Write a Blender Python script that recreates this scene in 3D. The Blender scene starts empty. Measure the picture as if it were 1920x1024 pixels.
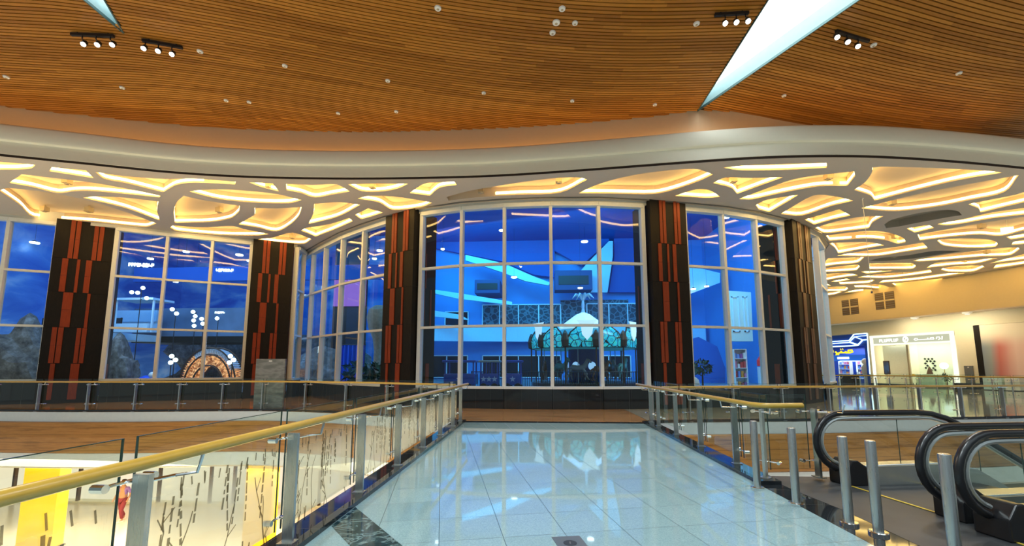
import bpy, bmesh, math, random
from math import sin, cos, pi, radians, atan2, sqrt
from mathutils import Vector
random.seed(7)
SC = bpy.context.scene
COL = SC.collection

# ------------------------------------------------------------------ camera, world, exposure, large lights
EYE = 1.6
F, CX, CY = 800.0, 960.0, 594.0
PIT, YAW = radians(6.7), radians(3.34)
cam_d = bpy.data.cameras.new('camera'); cam = bpy.data.objects.new('camera', cam_d); COL.objects.link(cam)
cam_d.sensor_width = 36.0; cam_d.lens = 36.0 * F / 1920.0
cam_d.shift_y = (CY - 512.0) / 1920.0; cam_d.clip_start = 0.05; cam_d.clip_end = 300
cam.location = (0, 0, EYE); cam.rotation_euler = (pi / 2 + PIT, 0, YAW)
SC.camera = cam
w = bpy.data.worlds.new('world'); SC.world = w; w.use_nodes = True
bgn = w.node_tree.nodes['Background']
bgn.inputs[0].default_value = (0.80, 0.94, 1.0, 1)
# the rest of the mall around the bridge: dim at eye level, with added fill from above and below to spare the glass reflections
wt = w.node_tree; wg = wt.nodes.new('ShaderNodeTexCoord'); ws = wt.nodes.new('ShaderNodeSeparateXYZ'); wa = wt.nodes.new('ShaderNodeMath'); wa.operation = 'ABSOLUTE'
wm = wt.nodes.new('ShaderNodeMapRange'); wm.interpolation_type = 'SMOOTHSTEP'
wm.inputs['From Min'].default_value = .25; wm.inputs['From Max'].default_value = .75; wm.inputs['To Min'].default_value = .22; wm.inputs['To Max'].default_value = 1.7
wt.links.new(wg.outputs['Generated'], ws.inputs[0]); wt.links.new(ws.outputs[2], wa.inputs[0]); wt.links.new(wa.outputs[0], wm.inputs['Value']); wt.links.new(wm.outputs[0], bgn.inputs[1])
SC.view_settings.view_transform = 'Standard'; SC.view_settings.look = 'None'
SC.view_settings.gamma = 1; SC.view_settings.use_curve_mapping = False
SC.view_settings.exposure = 0.0
SC.cycles.use_denoising = True
SC.cycles.max_bounces = 10; SC.cycles.transparent_max_bounces = 24
SC.cycles.caustics_reflective = False; SC.cycles.caustics_refractive = False
SC.cycles.sample_clamp_indirect = 4.0

def area_light(name, loc, target, sx, sy, color, energy, spread=180):
    d = bpy.data.lights.new(name, 'AREA'); d.shape = 'RECTANGLE'; d.size = sx; d.size_y = sy
    d.color = color; d.energy = energy; d.spread = radians(spread)
    o = bpy.data.objects.new(name, d); COL.objects.link(o); o.location = loc
    o.rotation_euler = (Vector(target) - Vector(loc)).to_track_quat('-Z', 'Y').to_euler()
    return o
# beams of the spotlight tracks on the timber ceiling (two more spots, with no track, are added above and behind the camera as fill)
def spot(loc, target, energy, color=(1, .97, .92), ang=120, r=.12):
    d = bpy.data.lights.new('track_and_fill_beam', 'SPOT'); d.energy = energy; d.color = color; d.spot_size = radians(ang); d.spot_blend = .9; d.shadow_soft_size = r
    o = bpy.data.objects.new('track_and_fill_beam', d); COL.objects.link(o); o.location = loc
    o.rotation_euler = (Vector(target) - Vector(loc)).to_track_quat('-Z', 'Y').to_euler()
for loc, tg, e in (((4.9, 9.5, 9.9), (2.5, 8.0, 0), 1000), ((8.4, 10.4, 9.9), (6, 8, 0), 900), ((-11.6, 9.0, 9.9), (-9, 8, -4), 1300), ((-10.0, 9.4, 9.9), (-6, 8, -3), 1300),
                   ((1.5, 2.0, 9.9), (.8, 4.5, 0), 1500), ((-2.5, -1.0, 9.9), (-.5, 3, 0), 1500)): spot(loc, tg, e, (.86, .97, 1.0) if loc[0] < 2 and loc[0] > -5 else (1, .97, .92))
# the blue wash lights of the attraction hall behind the glass
area_light('hall_wash_light', (0, 27, 6.5), (0, 38, 15), 18, 3, (0.02, 0.20, 1.0), 420)
area_light('hall_wash_light', (-3, 36, 13.5), (0, 45, 4), 18, 3, (0.02, 0.50, 1.0), 2000)
area_light('hall_wash_light', (-2, 24, 13.0), (2, 33, 1), 14, 3, (0.10, 0.55, 1.0), 1300)
area_light('hall_wash_light', (-24, 24, 12.5), (-24, 38, 4), 16, 3, (0.06, 0.36, 1.0), 1500)
area_light('hall_scene_light', (-22, 23.5, 9.0), (-23, 27, 1), 16, 2, (0.55, 0.78, 1.0), 700)
area_light('hall_wash_light', (13, 27, 12.5), (11, 40, 5), 6, 4, (0.03, 0.40, 1.0), 1500)
area_light('hall_scene_light', (9, 23, 9.0), (9, 33, 3), 6, 2, (0.6, 0.85, 1.0), 450)

# ------------------------------------------------------------------ geometry helpers
def ray(x, y):
    u = (x - CX) / F; v = -(y - CY) / F
    f = (-sin(YAW) * cos(PIT), cos(YAW) * cos(PIT), sin(PIT)); r = (cos(YAW), sin(YAW), 0)
    up = (sin(YAW) * sin(PIT), -cos(YAW) * sin(PIT), cos(PIT))
    return Vector((f[0] + u * r[0] + v * up[0], f[1] + u * r[1] + v * up[1], f[2] + u * r[2] + v * up[2]))
def at(x, y, z):                      # survey point: picture point -> world point at height z
    d = ray(x, y); t = (z - EYE) / d.z; return Vector((d.x * t, d.y * t, z))
def aty(x, y, Y):                     # survey point on the vertical plane at distance Y
    d = ray(x, y); t = Y / d.y; return Vector((d.x * t, Y, d.z * t + EYE))

ORG = {}
class MB:
    def __init__(s): s.v = []; s.f = []; s.uv = None; s.mi = []
    def quad(s, a, b, c, d):
        n = len(s.v); s.v += [Vector(a), Vector(b), Vector(c), Vector(d)]; s.f.append((n, n + 1, n + 2, n + 3)); return s
    def poly(s, pts):
        n = len(s.v); s.v += [Vector(p) for p in pts]; s.f.append(tuple(range(n, n + len(pts)))); return s
    def hexa(s, p):                   # 8 points: bottom 4, top 4
        n = len(s.v); s.v += [Vector(q) for q in p]
        for f in ((3, 2, 1, 0), (4, 5, 6, 7), (0, 1, 5, 4), (1, 2, 6, 5), (2, 3, 7, 6), (3, 0, 4, 7)):
            s.f.append(tuple(n + i for i in f))
        return s
    def box(s, c, d, rz=0):
        x, y, z = d[0] / 2, d[1] / 2, d[2] / 2; C, S = cos(rz), sin(rz)
        q = []
        for zz in (-z, z):
            for (a, b) in ((-x, -y), (x, -y), (x, y), (-x, y)):
                q.append((c[0] + a * C - b * S, c[1] + a * S + b * C, c[2] + zz))
        return s.hexa(q)
    def span(s, p, q, thick, z0, z1, side=0.0):   # upright slab from p to q (xy), thickness across, shifted by side
        p = Vector((p[0], p[1])); q = Vector((q[0], q[1])); d = (q - p).normalized(); n = Vector((d.y, -d.x))
        a = n * (side - thick / 2); b = n * (side + thick / 2)
        pts = [p + a, q + a, q + b, p + b]
        return s.hexa([(k.x, k.y, z0) for k in pts] + [(k.x, k.y, z1) for k in pts])
    def prism(s, pts, z0, z1):
        n = len(s.v); m = len(pts)
        s.v += [Vector((p[0], p[1], z0)) for p in pts] + [Vector((p[0], p[1], z1)) for p in pts]
        s.f.append(tuple(n + i for i in reversed(range(m)))); s.f.append(tuple(n + m + i for i in range(m)))
        for i in range(m):
            j = (i + 1) % m; s.f.append((n + i, n + j, n + m + j, n + m + i))
        return s
    def tube(s, path, r, seg=10, cap=True, closed=False):
        path = [Vector(p) for p in path]; n0 = len(s.v); N = len(path); up = None
        for i, p in enumerate(path):
            if closed: t = path[(i + 1) % N] - path[i - 1]
            else: t = path[min(i + 1, N - 1)] - path[max(i - 1, 0)]
            t.normalize()
            if up is None:
                up = Vector((0, 0, 1)) if abs(t.z) < .9 else Vector((1, 0, 0))
            a = t.cross(up); a.normalize(); b = a.cross(t); b.normalize(); up = b
            rr = r[i] if isinstance(r, (list, tuple)) else r
            for k in range(seg):
                g = 2 * pi * k / seg; s.v.append(p + a * (rr * cos(g)) + b * (rr * sin(g)))
        for i in range(N if closed else N - 1):
            i2 = (i + 1) % N
            for k in range(seg):
                k2 = (k + 1) % seg
                s.f.append((n0 + i * seg + k, n0 + i * seg + k2, n0 + i2 * seg + k2, n0 + i2 * seg + k))
        if cap and not closed:
            s.f.append(tuple(n0 + k for k in reversed(range(seg)))); s.f.append(tuple(n0 + (N - 1) * seg + k for k in range(seg)))
        return s
    def lathe(s, prof, c, seg=24, sx=1, sy=1):
        n0 = len(s.v)
        for (r, z) in prof:
            for k in range(seg):
                g = 2 * pi * k / seg; s.v.append(Vector((c[0] + r * cos(g) * sx, c[1] + r * sin(g) * sy, c[2] + z)))
        for i in range(len(prof) - 1):
            for k in range(seg):
                k2 = (k + 1) % seg
                s.f.append((n0 + i * seg + k, n0 + i * seg + k2, n0 + (i + 1) * seg + k2, n0 + (i + 1) * seg + k))
        s.f.append(tuple(n0 + k for k in reversed(range(seg)))); m = len(prof) - 1
        s.f.append(tuple(n0 + m * seg + k for k in range(seg)))
        return s
    def ball(s, c, r, seg=16, rings=10, sz=1.0):
        return s.lathe([(max(1e-4, r * sin(pi * i / rings)), -r * cos(pi * i / rings) * sz) for i in range(rings + 1)], c, seg)
    def ribbon(s, path, prof, closed_prof=False):  # profile (offset to the right of the path, z) swept along an xy path
        path = [Vector((p[0], p[1])) for p in path]; n0 = len(s.v); N = len(path); m = len(prof)
        for i, p in enumerate(path):
            t = (path[min(i + 1, N - 1)] - path[max(i - 1, 0)]).normalized(); n = Vector((t.y, -t.x))
            for (o, z) in prof: s.v.append(Vector((p.x + n.x * o, p.y + n.y * o, z)))
        for i in range(N - 1):
            for k in range(m if closed_prof else m - 1):
                k2 = (k + 1) % m
                s.f.append((n0 + i * m + k, n0 + (i + 1) * m + k, n0 + (i + 1) * m + k2, n0 + i * m + k2))
        if closed_prof:
            s.f.append(tuple(n0 + k for k in range(m))); s.f.append(tuple(n0 + (N - 1) * m + k for k in reversed(range(m))))
        return s
    def build(s, name, mat, parent=None, kind=None, smooth=False, bevel=0):
        me = bpy.data.meshes.new(name)
        org = Vector((0, 0, 0))
        if parent is not None: org = ORG.get(parent, org)
        me.from_pydata([tuple(p - org) for p in s.v], [], s.f)
        me.materials.append(mat)
        if s.uv:
            ul = me.uv_layers.new(name='UVMap')
            for i, q in enumerate(s.uv): ul.data[i].uv = q
        bm = bmesh.new(); bm.from_mesh(me)
        if not s.uv: bmesh.ops.recalc_face_normals(bm, faces=bm.faces)
        bm.to_mesh(me); bm.free()
        if smooth:
            for p in me.polygons: p.use_smooth = True
            try: me.set_sharp_from_angle(angle=radians(40))
            except Exception: pass
        o = bpy.data.objects.new(name, me); COL.objects.link(o)
        if parent is not None:
            o.parent = parent; ORG[o] = org
        else: ORG[o] = Vector((0, 0, 0))
        if bevel:
            b = o.modifiers.new('bevel', 'BEVEL'); b.width = bevel; b.segments = 2; b.limit_method = 'ANGLE'
        if kind: o['kind'] = kind
        return o
def tag(o, label=None, cat=None, group=None):
    if label: o['label'] = label
    if cat: o['category'] = cat
    if group: o['group'] = group
    return o
def thing(name, loc, label, cat, group=None):
    o = bpy.data.objects.new(name, None); COL.objects.link(o); o.location = loc; o.empty_display_size = .2
    ORG[o] = Vector(loc); return tag(o, label, cat, group)
def copy_thing(root, loc, label=None):
    r = root.copy(); COL.objects.link(r); r.location = loc
    if label: r['label'] = label
    for ch in root.children:
        c = ch.copy(); COL.objects.link(c); c.parent = r
        for g in ch.children:
            d = g.copy(); COL.objects.link(d); d.parent = c
    return r
def smooth_path(pts, n=6, closed=False):           # Catmull-Rom through points (tuples of any size)
    out = []; N = len(pts); P = [Vector(p) for p in pts]
    for i in range(N if closed else N - 1):
        if closed: a, b, c, d = P[i - 1], P[i], P[(i + 1) % N], P[(i + 2) % N]
        else: a, b, c, d = P[max(i - 1, 0)], P[i], P[i + 1], P[min(i + 2, N - 1)]
        for k in range(n):
            t = k / n
            out.append(.5 * ((2 * b) + (c - a) * t + (2 * a - 5 * b + 4 * c - d) * t * t + (3 * b - a - 3 * c + d) * t ** 3))
    if not closed: out.append(P[-1])
    return out
def soft_outline(pts, n=5, corner=38):             # closed outline, smooth except at sharp corners
    P = [Vector(p) for p in pts]; N = len(P); cr = []
    for i in range(N):
        a = P[i] - P[i - 1]; b = P[(i + 1) % N] - P[i]
        cr.append(a.length < 1e-6 or b.length < 1e-6 or a.angle(b) > radians(corner))
    out = []
    for i in range(N):
        j = (i + 1) % N; b, c = P[i], P[j]
        m1 = (P[j] - P[i - 1]) * .5 if not cr[i] else (c - b)
        m2 = (P[(j + 1) % N] - P[i]) * .5 if not cr[j] else (c - b)
        L = (c - b).length
        for m in (m1, m2):
            if m.length > L: m *= L / m.length
        for k in range(n):
            t = k / n; t2, t3 = t * t, t ** 3
            out.append(b * (2 * t3 - 3 * t2 + 1) + m1 * (t3 - 2 * t2 + t) + c * (-2 * t3 + 3 * t2) + m2 * (t3 - t2))
    return out
def filled(name, loops, z, mat, parent=None, kind=None, thick=0.0):   # flat plate with holes: first loop outer
    cu = bpy.data.curves.new(name, 'CURVE'); cu.dimensions = '2D'; cu.fill_mode = 'BOTH'; cu.extrude = thick / 2
    for lp in loops:
        sp = cu.splines.new('POLY'); sp.points.add(len(lp) - 1); sp.use_cyclic_u = True
        for i, p in enumerate(lp): sp.points[i].co = (p[0], p[1], 0, 1)
    tmp = bpy.data.objects.new(name + '_tmp', cu); COL.objects.link(tmp)
    dg = bpy.context.evaluated_depsgraph_get(); me = bpy.data.meshes.new_from_object(tmp.evaluated_get(dg))
    COL.objects.unlink(tmp); bpy.data.objects.remove(tmp); bpy.data.curves.remove(cu)
    me.name = name; me.materials.clear(); me.materials.append(mat)
    for v in me.vertices: v.co.z += z
    o = bpy.data.objects.new(name, me); COL.objects.link(o)
    ORG[o] = Vector((0, 0, 0))
    if parent: o.parent = parent
    if kind: o['kind'] = kind
    return o

# ------------------------------------------------------------------ materials
class N:
    def __init__(s, name):
        s.m = bpy.data.materials.new(name); s.m.use_nodes = True; s.t = s.m.node_tree; s.t.nodes.clear()
        s.out = s.t.nodes.new('ShaderNodeOutputMaterial')
    def n(s, kind, **kw):
        x = s.t.nodes.new(kind)
        for k, v in kw.items(): setattr(x, k, v)
        return x
    def l(s, a, b): s.t.links.new(a, b)
    def val(s, x, v):
        if hasattr(v, 'is_output') or isinstance(v, bpy.types.NodeSocket): s.l(v, x)
        else: x.default_value = v
    def math(s, op, a, b=None, c=None):
        x = s.n('ShaderNodeMath', operation=op); s.val(x.inputs[0], a)
        if b is not None: s.val(x.inputs[1], b)
        if c is not None: s.val(x.inputs[2], c)
        return x.outputs[0]
    def ramp(s, f, stops, interp='LINEAR'):
        r = s.n('ShaderNodeValToRGB'); r.color_ramp.interpolation = interp; e = r.color_ramp.elements
        while len(e) < len(stops): e.new(0.5)
        for k, (p, c) in enumerate(stops):
            e[k].position = p; e[k].color = (c[0], c[1], c[2], 1)
        s.l(f, r.inputs[0]); return r.outputs[0]
    def noise(s, co, scale, detail=3, rough=.5):
        x = s.n('ShaderNodeTexNoise'); x.inputs['Scale'].default_value = scale; x.inputs['Detail'].default_value = detail
        x.inputs['Roughness'].default_value = rough; s.l(co, x.inputs['Vector']); return x.outputs['Fac']
    def obj(s): return s.n('ShaderNodeTexCoord').outputs['Object']
    def pos(s): return s.n('ShaderNodeNewGeometry').outputs['Position']
    def mapping(s, co, scale=(1, 1, 1), rot=(0, 0, 0), loc=(0, 0, 0)):
        x = s.n('ShaderNodeMapping'); x.inputs['Scale'].default_value = scale; x.inputs['Rotation'].default_value = rot
        x.inputs['Location'].default_value = loc; s.l(co, x.inputs[0]); return x.outputs[0]
    def mixc(s, f, a, b, blend='MIX'):
        x = s.n('ShaderNodeMix', data_type='RGBA', blend_type=blend); s.val(x.inputs[0], f)
        for i, v in ((6, a), (7, b)):
            if isinstance(v, (tuple, list)): x.inputs[i].default_value = (v[0], v[1], v[2], 1)
            else: s.l(v, x.inputs[i])
        return x.outputs[2]
    def bsdf(s, col, rough=.5, metal=0, bump=None, bstr=.2, emit=None, estr=0, spec=None, coat=0):
        b = s.n('ShaderNodeBsdfPrincipled')
        if isinstance(col, (tuple, list)): b.inputs['Base Color'].default_value = (col[0], col[1], col[2], 1)
        else: s.l(col, b.inputs['Base Color'])
        s.val(b.inputs['Roughness'], rough); b.inputs['Metallic'].default_value = metal
        if spec is not None: b.inputs['Specular IOR Level'].default_value = spec
        if coat: b.inputs['Coat Weight'].default_value = coat; b.inputs['Coat Roughness'].default_value = .05
        if bump is not None:
            x = s.n('ShaderNodeBump'); x.inputs['Strength'].default_value = bstr; x.inputs['Distance'].default_value = .02
            s.l(bump, x.inputs['Height']); s.l(x.outputs[0], b.inputs['Normal'])
        if emit is not None:
            if isinstance(emit, (tuple, list)): b.inputs['Emission Color'].default_value = (emit[0], emit[1], emit[2], 1)
            else: s.l(emit, b.inputs['Emission Color'])
            b.inputs['Emission Strength'].default_value = estr
        s.l(b.outputs[0], s.out.inputs[0]); s.b = b; return s.m

def plain(name, col, rough=.5, metal=0, var=.06, scale=9, **kw):    # paint / metal with faint procedural mottling
    m = N(name); nz = m.noise(m.obj(), scale, 2)
    c = m.mixc(nz, tuple(x * (1 - var) for x in col), tuple(min(1, x * (1 + var)) for x in col))
    return m.bsdf(c, rough, metal, **kw)
def glow(name, col, strength):
    m = N(name); nz = m.noise(m.obj(), 3, 1)
    e = m.n('ShaderNodeEmission'); e.inputs[1].default_value = strength
    m.l(m.mixc(nz, tuple(x * .96 for x in col), col), e.inputs[0]); m.l(e.outputs[0], m.out.inputs[0]); return m.m
def glass(name, tint, base=.05, edge=.85, rough=0.0):
    m = N(name); lw = m.n('ShaderNodeLayerWeight'); lw.inputs[0].default_value = .5
    f = m.math('MULTIPLY_ADD', m.math('POWER', lw.outputs['Facing'], 5.0), edge, base)
    t = m.n('ShaderNodeBsdfTransparent'); t.inputs[0].default_value = (*tint, 1)
    g = m.n('ShaderNodeBsdfGlossy'); g.inputs['Roughness'].default_value = rough; g.inputs[0].default_value = (.95, 1, .98, 1)
    x = m.n('ShaderNodeMixShader'); m.l(f, x.inputs[0]); m.l(t.outputs[0], x.inputs[1]); m.l(g.outputs[0], x.inputs[2])
    m.l(x.outputs[0], m.out.inputs[0]); return m.m

M = {}
M['white_frame'] = plain('white_painted_aluminium', (.86, .89, .86), .35)
M['plaster'] = plain('cream_plaster', (.80, .73, .53), .7, var=.03)
M['ceiling_paint'] = plain('white_ceiling_paint', (.73, .64, .53), .75, var=.02)
M['fascia_paint'] = plain('fascia_paint', (.94, .91, .74), .5, var=.02)
M['tan_paint'] = plain('tan_paint', (.62, .47, .30), .7, var=.03)
M['bulkhead_paint'] = plain('warm_beige_paint', (.80, .66, .38), .7, var=.03)
M['grey_metal'] = plain('grey_metal', (.25, .25, .24), .4, .6)
M['black_metal'] = plain('black_metal', (.02, .02, .022), .4, .3)
M['dark_gap'] = plain('dark_gap', (.035, .02, .012), .9)
M['rubber'] = plain('black_rubber', (.012, .012, .014), .28, 0)
M['brass_wood'] = plain('gold_lacquered_wood', (.50, .31, .045), .32, 0, var=.12, scale=14, coat=.4)
M['slab_grey'] = plain('blue_grey_slab_paint', (.50, .56, .60), .6)
M['slab_white'] = plain('white_slab_paint', (.72, .76, .74), .6)
M['glass_window'] = glass('window_glass', (.80, .93, .97), .055, .75)
M['glass_rail'] = glass('railing_glass', (.86, .95, .90), .07, .75)
M['glass_edge'] = plain('dark_glass_edge', (.03, .06, .05), .15)
M['glass_escalator'] = glass('escalator_glass', (.86, .93, .90), .06, .7)

m = N('brushed_steel'); n1 = m.noise(m.mapping(m.obj(), (60, 60, 2)), 3, 3)
M['steel'] = m.bsdf(m.mixc(n1, (.50, .53, .53), (.66, .69, .68)), m.math('MULTIPLY_ADD', n1, .15, .22), 1.0)
m = N('chrome'); M['chrome'] = m.bsdf(m.mixc(m.noise(m.obj(), 5), (.75, .78, .78), (.85, .87, .87)), .12, 1.0)

# slatted timber: every board its own tone, read from the board's UV cell
m = N('timber_slats'); uv = m.n('ShaderNodeUVMap').outputs[0]
sep = m.n('ShaderNodeSeparateXYZ'); m.l(uv, sep.inputs[0])
cmb = m.n('ShaderNodeCombineXYZ'); m.l(m.math('FLOOR', sep.outputs[0]), cmb.inputs[0]); m.l(m.math('FLOOR', sep.outputs[1]), cmb.inputs[1])
wn = m.n('ShaderNodeTexWhiteNoise', noise_dimensions='2D'); m.l(cmb.outputs[0], wn.inputs['Vector'])
gr = m.noise(m.mapping(uv, (3, 9, 1)), 4, 4)
c = m.mixc(wn.outputs['Value'], (.31, .112, .010), (.54, .225, .030))
c = m.mixc(m.math('MULTIPLY', gr, .35), c, (.28, .11, .02))
M['slats'] = m.bsdf(c, .42, spec=.35)

def granite(name, c1, c2, joint, tile, rot, rough, jw=.006, bstr=.0):
    m = N(name); co = m.mapping(m.pos(), (1, 1, 1), (0, 0, rot))
    sp = m.n('ShaderNodeSeparateXYZ'); m.l(co, sp.inputs[0])
    fx = m.math('FRACT', m.math('DIVIDE', sp.outputs[0], tile)); fy = m.math('FRACT', m.math('DIVIDE', sp.outputs[1], tile))
    k = jw / tile
    ln = m.math('MAXIMUM', m.math('LESS_THAN', fx, k), m.math('LESS_THAN', fy, k))
    cb = m.n('ShaderNodeCombineXYZ'); m.l(m.math('FLOOR', m.math('DIVIDE', sp.outputs[0], tile)), cb.inputs[0]); m.l(m.math('FLOOR', m.math('DIVIDE', sp.outputs[1], tile)), cb.inputs[1])
    wn = m.n('ShaderNodeTexWhiteNoise', noise_dimensions='2D'); m.l(cb.outputs[0], wn.inputs['Vector'])
    vo = m.n('ShaderNodeTexVoronoi'); vo.inputs['Scale'].default_value = 130; m.l(m.pos(), vo.inputs['Vector'])
    nz = m.noise(m.pos(), 60, 4, .7); nb = m.noise(m.pos(), 5, 3)
    f = m.math('ADD', m.math('MULTIPLY', nz, .7), m.math('MULTIPLY', vo.outputs['Color'], .35))
    c = m.mixc(f, c1, c2)
    c = m.mixc(m.math('MULTIPLY', wn.outputs['Value'], .16), c, c1)
    c = m.mixc(m.math('MULTIPLY', nb, .15), c, c2)
    c = m.mixc(ln, c, joint)
    return m.bsdf(c, m.math('MULTIPLY_ADD', ln, .3, rough), spec=.6)
M['granite'] = granite('blue_grey_granite_tiles', (.10, .21, .24), (.45, .63, .66), (.06, .12, .14), .60, radians(-12.6), .035, .0065)
M['black_granite'] = granite('black_granite', (.008, .010, .012), (.03, .035, .04), (.05, .06, .06), .60, 0, .05, .004)
m = N('brown_polished_floor'); nz = m.noise(m.mapping(m.pos(), (.35, 1.6, 1)), 1.2, 5, .6)
sp = m.n('ShaderNodeSeparateXYZ'); m.l(m.pos(), sp.inputs[0])
ln = m.math('LESS_THAN', m.math('FRACT', m.math('DIVIDE', sp.outputs[1], .6)), .012)
M['brown_floor'] = m.bsdf(m.mixc(ln, m.ramp(nz, [(.3, (.30, .15, .055)), (.55, (.52, .29, .12)), (.75, (.40, .21, .08))]), (.08, .045, .02)), .10, spec=.6)
m = N('pale_polished_floor'); nz = m.noise(m.pos(), 1.3, 4)
M['pale_floor'] = m.bsdf(m.ramp(nz, [(.35, (.34, .33, .25)), (.65, (.46, .44, .34))]), .06, spec=.8)
m = N('green_marble'); co = m.pos(); d1 = m.n('ShaderNodeTexNoise'); d1.inputs['Scale'].default_value = 3.2; d1.inputs['Detail'].default_value = 6; d1.inputs['Distortion'].default_value = 2.6; m.l(co, d1.inputs['Vector'])
M['marble'] = m.bsdf(m.ramp(d1.outputs['Fac'], [(.38, (.012, .03, .032)), (.50, (.03, .07, .075)), (.56, (.20, .29, .29)), (.60, (.03, .065, .07)), (.8, (.015, .03, .03))]), .08)
m = N('timber_cladding'); nz = m.noise(m.mapping(m.pos(), (.25, .25, 3.5)), 2.4, 5, .65)
sp = m.n('ShaderNodeSeparateXYZ'); m.l(m.pos(), sp.inputs[0])
ln = m.math('LESS_THAN', m.math('FRACT', m.math('DIVIDE', sp.outputs[2], .27)), .03)
M['wood_band'] = m.bsdf(m.mixc(ln, m.ramp(nz, [(.3, (.20, .085, .018)), (.5, (.42, .20, .05)), (.7, (.30, .13, .03))]), (.08, .035, .01)), .3)
m = N('charcoal_panel'); nz = m.noise(m.mapping(m.obj(), (8, 8, 1.5)), 3, 3)
M['charcoal'] = m.bsdf(m.mixc(nz, (.008, .007, .006), (.020, .016, .012)), .5, spec=.22)
m = N('red_timber'); nz = m.noise(m.mapping(m.obj(), (12, 12, 1.2)), 3, 4)
M['red_wood'] = m.bsdf(m.mixc(nz, (.19, .027, .008), (.38, .065, .016)), .45, spec=.3)
m = N('dark_ribbed_metal'); sp = m.n('ShaderNodeSeparateXYZ'); m.l(m.pos(), sp.inputs[0])
wv = m.math('FRACT', m.math('MULTIPLY', sp.outputs[1], 28)); nz = m.noise(m.pos(), 2.5, 4)
M['landing'] = m.bsdf(m.mixc(nz, (.020, .024, .028), (.058, .062, .066)), .5, 0, bump=wv, bstr=.08)

# ------------------------------------------------------------------ survey lines of the building
ZC, ZW, ZT = 8.3, 10.4, 8.15       # patterned ceiling, timber ceiling, top of the glass wall
front_px = [(-260, 262), (-120, 278), (0, 291), (150, 306), (330, 324), (500, 333), (700, 335), (900, 331), (1070, 321), (1300, 304), (1450, 295), (1600, 293), (1750, 300), (1920, 315), (2080, 334)]
front = [(p.x, p.y) for p in smooth_path([at(x, y, ZC) for x, y in front_px], 5)]
L0 = at(-300, 383, ZT)
wallL = [at(-300, 383, ZT), at(-120, 398, ZT), at(20, 410, ZT), at(112, 419, ZT), at(222, 428.5, ZT), at(316, 439.5, ZT), at(400, 448, ZT), at(473, 455.5, ZT), at(556, 465, ZT)]
rot_px = [(560, 491), (588, 474), (612, 461), (644, 445), (684, 430), (733, 414.5), (793, 401), (867, 390.5), (946, 385), (1032, 382), (1121, 382), (1203, 386), (1281, 391.5), (1352, 398), (1414, 408), (1464, 420), (1497, 431)]
rot = [at(x, y, ZT) for x, y in rot_px]
rot += [Vector((14.2, 22.0, ZT)), Vector((15.8, 24.0, ZT)), Vector((17.0, 26.6, ZT)), Vector((17.6, 30, ZT)), Vector((17.7, 36, ZT)), Vector((17.7, 46, ZT))]
def xy(p): return (p[0], p[1])

# far right wall: its own frame (u along the wall, out = towards the bridge)
WA = Vector((27.57, 43.35)); WU = (Vector((32.41, 29.75)) - WA).normalized(); WN = Vector((WU.y, -WU.x))
def wp(u, z, out=-1.0):
    p = WA + WU * u + WN * out; return Vector((p.x, p.y, z))
def wuv(x, y, out=-1.0):
    d = ray(x, y); a = WA + WN * out; d2 = Vector((d.x, d.y)); t = a.dot(WN) / d2.dot(WN); p = d2 * t
    return ((p - a).dot(WU), d.z * t + EYE)
def wslab(mb, u0, u1, z0, z1, out, th):      # slab on that wall
    mb.hexa([wp(u0, z0, out), wp(u1, z0, out), wp(u1, z0, out + th), wp(u0, z0, out + th),
             wp(u0, z1, out), wp(u1, z1, out), wp(u1, z1, out + th), wp(u0, z1, out + th)]); return mb

# ------------------------------------------------------------------ floors, slabs, lower level
BL, BR, BE = -2.10, 3.02, 12.55       # bridge edges (x) and its far end (y)
MB().prism([(BL, -4), (BR, -4), (BR, BE), (BL, BE)], -.30, 0).build('floor_bridge', M['granite'], kind='structure')
mb = MB()
for (a, b, c, d, h) in ((BL - .32, BL, -4, BE + .25, .05), (BR, BR + .30, 6.25, BE + .25, .05)):
    mb.box(((a + b) / 2, (c + d) / 2, (h - .36) / 2), (b - a, d - c, h + .36))
mb.build('trim_1', M['black_granite'], kind='structure')                    # raised black kerbs under the railings
MB().box(((BL + BR) / 2, BE + .16, -.14), (BR - BL, .32, .284)).build('trim_2', M['black_granite'], kind='structure')
MB().prism([(3.02, -4), (3.42, -4), (3.42, 5.2), (3.34, 5.9), (3.32, 6.249), (3.02, 6.249)], -.3, .002).build('trim_3', M['black_granite'], kind='structure')
MB().prism([(3.42, -4), (5.9, -4), (5.9, 6.72), (3.32, 6.72), (3.32, 6.25), (3.34, 5.9), (3.42, 5.2)], -.3, .004).build('floor_escalator_landing', M['landing'], kind='structure')
MB().prism([(-2.09, 4.42), (-1.25, 3.45), (-.76, 3.45), (-2.09, 5.0)], .0005, .003).build('trim_4', M['marble'], kind='structure')

# upper mall floor beyond the bridge, its edge follows the ceiling edge above
edge_px = [(-300, 762), (-120, 769), (0, 771), (150, 772), (300, 771.5), (480, 770)]
edge = [at(x, y, 0) for x, y in edge_px]
edgeL = [(p.x, p.y) for p in smooth_path(edge + [Vector((-7.6, 15.0, 0)), Vector((-5.0, 14.05, 0)), Vector((-3.2, 13.1, 0)), Vector((-2.42, 12.75, 0))], 4)]
edgeR = [(p.x, p.y) for p in smooth_path([Vector((3.32, 12.75, 0)), Vector((4.4, 13.0, 0)), Vector((6.2, 13.25, 0)), Vector((8.55, 13.55, 0)), Vector((11.36, 14.1, 0)), Vector((13.96, 14.4, 0)), Vector((18, 15.6, 0)), Vector((24, 18.4, 0)), Vector((34, 24, 0))], 4)]
MB().prism(edgeL + [(-2.4, 12.87), (3.3, 12.87), (3.3, 17.2), (8.0, 18.4), (9.0, 30), (-36, 30)], -.25, 0).build('floor_brown', M['brown_floor'], kind='structure')
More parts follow.
